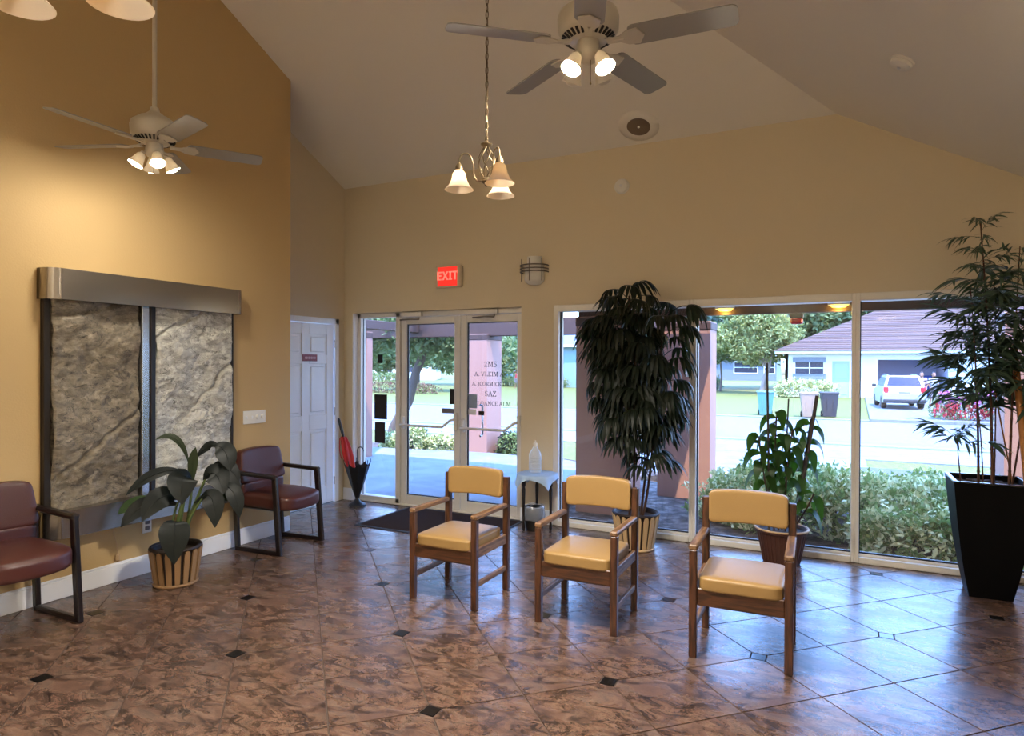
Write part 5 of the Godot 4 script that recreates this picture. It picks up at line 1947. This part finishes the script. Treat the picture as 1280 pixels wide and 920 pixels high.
	lathe(st, [Vector2(0, 0), Vector2(0.058, 0), Vector2(0.062, 0.01), Vector2(0.062, 0.16), Vector2(0.056, 0.19), Vector2(0.02, 0.245), Vector2(0.018, 0.262), Vector2(0, 0.262)], 24)
	part("body", st, M.clear_plastic, b)
	for y in [0.05, 0.09, 0.13]:
		st = mb()
		var ring := []
		for k in 25:
			ring.append(Vector3(cos(TAU * k / 24) * 0.0615, y, sin(TAU * k / 24) * 0.0615))
		tube(st, ring, 0.003, 5, false)
		part("ridge", st, M.clear_plastic, b)
	st = mb()
	lathe(st, [Vector2(0, 0.258), Vector2(0.02, 0.258), Vector2(0.02, 0.285), Vector2(0.008, 0.29), Vector2(0.007, 0.31), Vector2(0, 0.312)], 14)
	part("cap", st, M.white_plastic, b)
	# waste bin with a bag folded over its edge
	var w := thing("waste_bin", "small black waste bin lined with a clear bag under the side table", "bin", Vector3(-2.66, 0, -5.73))
	st = mb()
	lathe(st, [Vector2(0, 0), Vector2(0.082, 0), Vector2(0.10, 0.22), Vector2(0.094, 0.22), Vector2(0.078, 0.01), Vector2(0, 0.01)], 24)
	part("body", st, M.black_plastic, w)
	st = mb()
	st.set_smooth_group(1)
	var bag := func(k: int, j: int) -> Vector3:
		var a := TAU * k / 36.0
		var prof: Array = [[0.092, 0.19], [0.098, 0.235], [0.106, 0.228], [0.109, 0.16], [0.108, 0.105], [0.104, 0.10]]
		var rr: float = prof[j][0] + 0.004 * sin(a * 9.0 + j)
		return Vector3(cos(a) * rr, prof[j][1] + 0.006 * sin(a * 5.0), sin(a) * rr)
	for j in 5:
		for k in 36:
			var q0: Vector3 = bag.call(k, j)
			quad(st, q0, bag.call(k + 1, j), bag.call(k + 1, j + 1), bag.call(k, j + 1), q0 * Vector3(1, 0, 1))
	part("bag", st, M.bag_film, w)


# ---------------------------------------------------------------- lamps and fans
func ceiling_fan(at: Vector3, ang: float, up: float, lit: Array, label: String, power: float) -> void:
	var f := thing("ceiling_fan", label, "fan", at, 0, "white five blade ceiling fans")
	var st := mb()
	tube(st, [Vector3(0, 0.2, 0), Vector3(0, up - 0.05, 0)], 0.014, 10)
	part("downrod", st, M.fan_metal, f)
	st = mb()
	lathe(st, [Vector2(0, up - 0.14), Vector2(0.03, up - 0.14), Vector2(0.07, up - 0.06), Vector2(0.075, up + 0.04), Vector2(0, up + 0.04)], 20)
	part("ceiling_cup", st, M.fan_metal, f)
	st = mb()
	lathe(st, [Vector2(0, -0.005), Vector2(0.085, -0.005), Vector2(0.122, 0.02), Vector2(0.14, 0.045), Vector2(0.143, 0.10), Vector2(0.135, 0.125), Vector2(0.09, 0.16), Vector2(0.06, 0.175), Vector2(0.03, 0.20), Vector2(0.025, 0.225), Vector2(0, 0.225)], 36)
	var motor := part("motor_housing", st, M.fan_metal, f)
	st = mb()
	for k in 30:
		var a := TAU * k / 30.0
		var d := Vector3(cos(a), 0, sin(a))
		bar(st, d * 0.092 + Vector3(0, -0.003, 0), d * 0.122 + Vector3(0, 0.016, 0), 0.010, 0.006)
	part("vent_slots", st, M.dark_slot, motor)
	for k in 5:
		var b := Basis(Vector3.UP, -(ang + TAU * k / 5.0))
		var tilt := b * Basis(Vector3(1, 0, 0), -0.20)
		st = mb()
		prism(st, round_rect(0.19, -0.066, 0.66, 0.066, 0.03), -0.003, 0.003, Transform3D(tilt, Vector3(0, -0.012, 0)))
		part("blade", st, M.fan_blade, f)
		st = mb()
		prism(st, PackedVector2Array([Vector2(0.09, -0.016), Vector2(0.15, -0.02), Vector2(0.185, -0.045), Vector2(0.235, -0.05), Vector2(0.262, 0.0), Vector2(0.235, 0.05), Vector2(0.185, 0.045), Vector2(0.15, 0.02), Vector2(0.09, 0.016)]), -0.011, -0.005, Transform3D(tilt, Vector3(0, -0.012, 0)))
		tube(st, [b * Vector3(0.08, 0.0, 0), b * Vector3(0.12, -0.016, 0), b * Vector3(0.17, -0.02, 0)], 0.009, 6)
		part("blade_bracket", st, M.fan_metal, f)
	st = mb()
	lathe(st, [Vector2(0, -0.105), Vector2(0.02, -0.105), Vector2(0.045, -0.09), Vector2(0.058, -0.06), Vector2(0.052, -0.035), Vector2(0.05, 0.0), Vector2(0, 0.0)], 24)
	part("light_hub", st, M.fan_metal, f)
	for k in 4:
		var a := 0.431 + PI / 2 * k
		var d := Vector3(cos(a), 0, sin(a))
		var s0 := d * 0.04 + Vector3(0, -0.075, 0)
		var dir := (d * 0.52 + Vector3(0, -1.0, 0)).normalized()
		st = mb()
		tube(st, [s0, s0 + d * 0.03, s0 + d * 0.04 + dir * 0.03], 0.010, 8)
		part("lamp_arm", st, M.fan_metal, f)
		var side := dir.cross(Vector3.UP).normalized()
		var xf := Transform3D(Basis(side, -dir, side.cross(-dir)), s0 + d * 0.026 + dir * 0.02)
		st = mb()
		lathe(st, [Vector2(0.0445, -0.075), Vector2(0.048, -0.076), Vector2(0.036, -0.045), Vector2(0.025, 0.0), Vector2(0.018, 0.008), Vector2(0, 0.008)], 24, xf)
		lathe(st, [Vector2(0, -0.002), Vector2(0.021, -0.006), Vector2(0.033, -0.046), Vector2(0.0445, -0.075)], 24, xf)
		part("lamp_shade", st, M.fan_shade, f)
		st = mb()
		lathe(st, [Vector2(0, -0.088), Vector2(0.018, -0.086), Vector2(0.033, -0.076), Vector2(0.037, -0.066), Vector2(0.02, -0.03), Vector2(0.012, -0.01), Vector2(0, -0.008)], 18, xf)
		part("bulb", st, M.bulb_warm if k in lit else M.bulb_off, f)
		if k in lit:
			lamp(f, xf * Vector3(0, -0.056, 0), Color(1.0, 0.965, 0.90), power / lit.size(), 0.018)
	st = mb()
	tube(st, [Vector3(0.02, -0.1, 0.02), Vector3(0.02, -0.2, 0.02)], 0.0015, 4)
	lathe(st, [Vector2(0, -0.215), Vector2(0.005, -0.21), Vector2(0.004, -0.2), Vector2(0, -0.198)], 8, Transform3D(Basis(), Vector3(0.02, 0, 0.02)))
	part("pull_chain", st, M.brass, f)




func chandelier(at: Vector3, first: float, up: float, lit: Array, label: String, power: float) -> void:
	var c := thing("chandelier", label, "chandelier", at, 0, "three armed chandeliers with bell shades")
	var st := mb()
	# chain of twisted links
	var n := int((up - 0.13) / 0.034)
	for k in n:
		var y := 0.135 + 0.034 * k
		var ring := []
		for q in 11:
			var a := TAU * q / 10.0
			var v := Vector3(cos(a) * 0.007, sin(a) * 0.021, 0)
			ring.append(Vector3(0, y + 0.01, 0) + (v if k % 2 == 0 else Vector3(0, v.y, v.x)))
		tube(st, ring, 0.0026, 4, false)
	tube(st, [Vector3(0.004, 0.12, 0), Vector3(-0.004, up * 0.5, 0.003), Vector3(0, up, 0)], 0.0022, 4)
	part("chain", st, M.brass, c)
	st = mb()
	lathe(st, [Vector2(0, up - 0.05), Vector2(0.03, up - 0.04), Vector2(0.06, up), Vector2(0.06, up + 0.05), Vector2(0, up + 0.05)], 18)
	part("ceiling_cup", st, M.brass, c)
	st = mb()
	lathe(st, [Vector2(0, 0.112), Vector2(0.014, 0.108), Vector2(0.028, 0.118), Vector2(0.030, 0.124), Vector2(0.014, 0.13), Vector2(0.006, 0.142), Vector2(0, 0.142)], 20)
	part("top_cup", st, M.brass, c)
	st = mb()
	for k in 6:
		var a := TAU * k / 6.0
		var path := []
		for i in 13:
			var t := i / 12.0
			var aa := a + t * 1.9
			path.append(Vector3(cos(aa), 0, sin(aa)) * (0.008 + 0.034 * sin(PI * t)) + Vector3(0, lerpf(0.115, -0.045, t), 0))
		tube(st, path, 0.0035, 5)
	part("cage", st, M.brass, c)
	st = mb()
	lathe(st, [Vector2(0, -0.085), Vector2(0.006, -0.082), Vector2(0.01, -0.072), Vector2(0.028, -0.06), Vector2(0.028, -0.048), Vector2(0.012, -0.038), Vector2(0, -0.036)], 18)
	part("hub", st, M.brass, c)
	for k in 3:
		var a := first + TAU * k / 3.0
		var d := Vector3(cos(a), 0, sin(a))
		st = mb()
		var path := bez(d * 0.02 + Vector3(0, -0.055, 0), d * 0.062 + Vector3(0, -0.075, 0), d * 0.065 + Vector3(0, 0.01, 0), 6)
		path.append_array(bez(d * 0.065 + Vector3(0, 0.02, 0), d * 0.075 + Vector3(0, 0.085, 0), d * 0.105 + Vector3(0, 0.078, 0), 5))
		path.append_array(bez(d * 0.112 + Vector3(0, 0.077, 0), d * 0.134 + Vector3(0, 0.07, 0), d * 0.134 + Vector3(0, 0.02, 0), 5))
		tube(st, path, 0.0045, 6)
		part("arm", st, M.brass, c)
		var xf := Transform3D(Basis(), d * 0.134)
		st = mb()
		lathe(st, [Vector2(0, -0.005), Vector2(0.022, -0.005), Vector2(0.018, 0.015), Vector2(0.008, 0.03), Vector2(0, 0.03)], 16, xf)
		part("socket", st, M.brass, c)
		st = mb()
		lathe(st, [Vector2(0.066, -0.098), Vector2(0.071, -0.100), Vector2(0.050, -0.078), Vector2(0.037, -0.05), Vector2(0.031, -0.02), Vector2(0.020, -0.004), Vector2(0, -0.002)], 28, xf)
		lathe(st, [Vector2(0, -0.008), Vector2(0.018, -0.009), Vector2(0.028, -0.022), Vector2(0.034, -0.051), Vector2(0.047, -0.076), Vector2(0.066, -0.098)], 28, xf)
		part("lamp_shade", st, M.lamp_glass, c)
		st = mb()
		lathe(st, [Vector2(0, -0.078), Vector2(0.014, -0.074), Vector2(0.023, -0.058), Vector2(0.02, -0.04), Vector2(0.011, -0.02), Vector2(0, -0.016)], 16, xf)
		part("bulb", st, M.bulb_soft if k in lit else M.bulb_off, c)
		if k in lit:
			lamp(c, xf * Vector3(0, -0.055, 0), Color(1.0, 0.965, 0.91), power, 0.025)


func ceiling_fixtures() -> void:
	ceiling_fan(Vector3(-1.058, 3.10, -2.857), 2.448, 1.1, [0, 1], "nearer white ceiling fan with two of its four lamps lit, right of the chandelier chain", 5.0)
	ceiling_fan(Vector3(-3.987, 3.03, -2.726), 1.511, 2.2, [0, 1, 2, 3], "farther white ceiling fan on a long rod before the yellow wall, all lamps lit", 1.35)
	ceiling_fan(Vector3(-1.0, 3.10, 1.3), 0.4, 1.1, [0, 1, 2, 3], "added white ceiling fan behind the viewer, out of view, brightening walls and chairs", 1.6)  # added out of view as fill for the front wall and chairs
	chandelier(Vector3(-1.561, 2.555, -2.796), PI - 0.469, 1.9, [0, 1], "small three armed chandelier on a long chain in the middle, one bell shade unlit", 2.6)
	chandelier(Vector3(-1.56, 2.525, -0.82), PI / 2 - 0.469, 2.2, [1], "chandelier nearest to us at the top left edge, only bell shades in view", 0.5)
	chandelier(Vector3(0.7, 2.5, 1.5), 0.3, 1.2, [0, 1, 2], "added chandelier with three lit bell shades, unseen behind the viewer on the right", 4.4)  # added behind the camera to brighten ceiling and walls
	chandelier(Vector3(-2.9, 2.5, 1.6), 0.8, 2.0, [0, 1, 2], "added chandelier with three lit bell shades, unseen behind the viewer on the left", 3.0)  # second added chandelier, unseen, more fill for the ceiling


func wall_fittings() -> void:
	# exit sign
	var e := thing("exit_sign", "illuminated red exit sign on the beige wall above the entrance doors", "sign", Vector3(-3.775, 2.54, ZB + 0.03))
	var st := mb()
	box(st, Vector3.ZERO, Vector3(0.33, 0.235, 0.06), 0.012)
	part("housing", st, M.beige_paint, e)
	st = mb()
	box(st, Vector3(0, 0.0, 0.031), Vector3(0.245, 0.205, 0.006), 0.002)
	part("panel", st, M.exit_panel, e)
	letters("lettering", "EXIT", 0.125, 0.006, M.exit_letter, e, Vector3(0, 0.004, 0.036), 0.0, "Droid Sans", 700)
	# wall lights with metal rings, open at the top
	wall_sconce(Vector3(-2.76, 2.40, ZB), 0.0, 0.0, "unlit white half cylinder wall sconce with three metal rings above the pier")
	wall_sconce(Vector3(-1.0, 2.3, 3.5), PI, 9.0, "added lit wall sconce, unseen in the middle of the rear wall")  # added uplight out of view, lifts the ceiling brightness
	wall_sconce(Vector3(-3.6, 2.3, 3.5), PI, 6.0, "added lit wall sconce, unseen at the left end of the rear wall")  # another added uplight, never in view
	wall_sconce(Vector3(2.6, 1.72, 0.6), -PI / 2, 5.0, "added lit wall sconce, unseen on the low right wall")  # unseen added uplight, fills the right slope with bounce
	# round detectors, ceiling speaker
	var d := thing("smoke_detector", "round white detector high on the beige wall right of the chandelier", "detector", Vector3(-1.865, 3.285, ZB))
	var face := Transform3D(Basis(Vector3(1, 0, 0), Vector3(0, 0, 1), Vector3(0, -1, 0)), Vector3.ZERO)
	detector(d, face)
	var n2 := Vector3(0.545, 1, 0).normalized()
	var q := thing("smoke_detector", "small round white detector on the sloping ceiling at the upper right", "detector", Vector3(0.32, H0 - 0.545 * 0.37, -4.62))
	var x2 := n2.cross(Vector3(0, 0, 1)).normalized()
	detector(q, Transform3D(Basis(x2, -n2, x2.cross(-n2)), Vector3.ZERO))
	var n1 := Vector3(0, 1, -0.48).normalized()
	var z := -5.77
	var sp := thing("ceiling_speaker", "round gray speaker grille flush in the sloping ceiling over the entrance", "speaker", Vector3(-1.65, H0 + 0.48 * (z - ZB), z))
	var x1 := Vector3(1, 0, 0)
	var xf := Transform3D(Basis(x1, -n1, x1.cross(-n1)), Vector3.ZERO)
	st = mb()
	lathe(st, [Vector2(0.105, 0.01), Vector2(0.115, 0.009), Vector2(0.185, 0.0)], 36, xf)
	lathe(st, [Vector2(0.185, 0.0), Vector2(0.185, -0.01), Vector2(0, -0.01)], 36, xf)
	part("frame", st, M.ceiling_paint, sp)
	st = mb()
	lathe(st, [Vector2(0.108, 0.004), Vector2(0.108, 0.008), Vector2(0, 0.012)], 36, xf)
	part("grille", st, M.grille_tan, sp)
	st = mb()
	lathe(st, [Vector2(0.012, 0.01), Vector2(0.010, 0.018), Vector2(0, 0.02)], 12, xf)
	part("screw", st, M.white_plastic, sp)
	# switches on the yellow wall
	var w := thing("switch_plate", "wide white light switch plate on the yellow wall beside the water wall", "switch", Vector3(XL, 1.118, -4.19))
	st = mb()
	box(st, Vector3(0.004, 0, 0), Vector3(0.008, 0.118, 0.25), 0.003)
	part("plate", st, M.white_plastic, w)
	for k in 4:
		st = mb()
		if k < 2:
			box(st, Vector3(0.011, 0, 0.09 - 0.06 * k), Vector3(0.012, 0.026, 0.010), 0.003)
			part("toggle", st, M.white_paint, w)
		else:
			lathe(st, [Vector2(0.022, 0.0), Vector2(0.02, 0.016), Vector2(0, 0.018)], 16, Transform3D(Basis(Vector3(0, -1, 0), Vector3(1, 0, 0), Vector3(0, 0, 1)), Vector3(0.008, 0, 0.09 - 0.06 * k)))
			part("dimmer_knob", st, M.white_plastic, w)
	# outlets low on the yellow wall
	var o := thing("wall_outlet", "white wall outlet with a dark timer plug low on the yellow wall behind the plant", "outlet", Vector3(XL, 0.365, -3.17))
	st = mb()
	box(st, Vector3(0.004, 0, 0), Vector3(0.008, 0.118, 0.075), 0.003)
	part("plate", st, M.white_plastic, o)
	st = mb()
	for y in [-0.022, 0.022]:
		box(st, Vector3(0.012, y, 0), Vector3(0.012, 0.03, 0.034), 0.004)
	part("socket", st, M.paper_gray, o)
	var p := thing("power_cord", "thin pale cord with a plug hanging down from the steel basin of the water wall", "cord", Vector3(XL + 0.012, 0, -2.93))
	st = mb()
	tube(st, [Vector3(0.01, 0.44, 0.03), Vector3(0.012, 0.36, 0.025), Vector3(0.01, 0.31, 0.01), Vector3(0.012, 0.26, 0.0), Vector3(0.01, 0.20, -0.005)], 0.004, 6)
	part("cable", st, M.wicker_light, p)
	st = mb()
	box(st, Vector3(0.008, 0.18, -0.005), Vector3(0.03, 0.05, 0.03), 0.008)
	part("plug", st, M.wicker_light, p)


func detector(o: Node3D, xf: Transform3D) -> void:
	var st := mb()
	lathe(st, [Vector2(0.072, 0.0), Vector2(0.072, 0.012), Vector2(0.066, 0.014), Vector2(0.064, 0.03), Vector2(0.05, 0.042), Vector2(0, 0.045)], 28, xf)
	part("case", st, M.white_plastic, o)
	st = mb()
	lathe(st, [Vector2(0.012, 0.043), Vector2(0.01, 0.05), Vector2(0, 0.051)], 12, xf)
	part("test_button", st, M.paper_white, o)


func wall_sconce(at: Vector3, turn: float, power: float, label: String) -> void:
	var s := thing("wall_sconce", label, "light", at, turn, "wall sconces with metal rings")
	var st := mb()
	lathe(st, [Vector2(0, 0.0), Vector2(0.06, 0.004), Vector2(0.095, 0.03), Vector2(0.10, 0.05), Vector2(0.10, 0.19), Vector2(0.075, 0.195), Vector2(0.075, 0.28)], 28, Transform3D(Basis(), Vector3(0, 0, 0.03)), Vector2(1, 0.9))
	lathe(st, [Vector2(0.075, 0.28), Vector2(0.071, 0.28), Vector2(0.071, 0.06), Vector2(0, 0.05)], 28, Transform3D(Basis(), Vector3(0, 0, 0.03)), Vector2(1, 0.9))
	part("shade", st, M.white_plastic, s)
	for y in [0.125, 0.155, 0.19]:
		st = mb()
		var ring := []
		for k in 19:
			var a := -0.25 + (PI + 0.5) * k / 18.0
			ring.append(Vector3(cos(a) * 0.145, y, 0.035 + sin(a) * 0.13))
		tube(st, ring, 0.006, 6)
		part("ring", st, M.aluminum_dark, s)
	for a in [0.6, 1.57, 2.54]:
		st = mb()
		tube(st, [Vector3(cos(a) * 0.135, 0.03, 0.035 + sin(a) * 0.12), Vector3(cos(a) * 0.135, 0.255, 0.035 + sin(a) * 0.12)], 0.004, 5)
		part("post", st, M.aluminum_dark, s)
	st = mb()
	lathe(st, [Vector2(0, 0.10), Vector2(0.014, 0.11), Vector2(0.026, 0.19), Vector2(0.018, 0.235), Vector2(0, 0.245)], 14, Transform3D(Basis(), Vector3(0, 0, 0.045)))
	part("bulb", st, M.bulb_soft if power > 0.0 else M.bulb_off, s)
	if power > 0.0:
		lamp(s, Vector3(0, 0.225, 0.045), Color(1.0, 0.965, 0.91), power, 0.02)
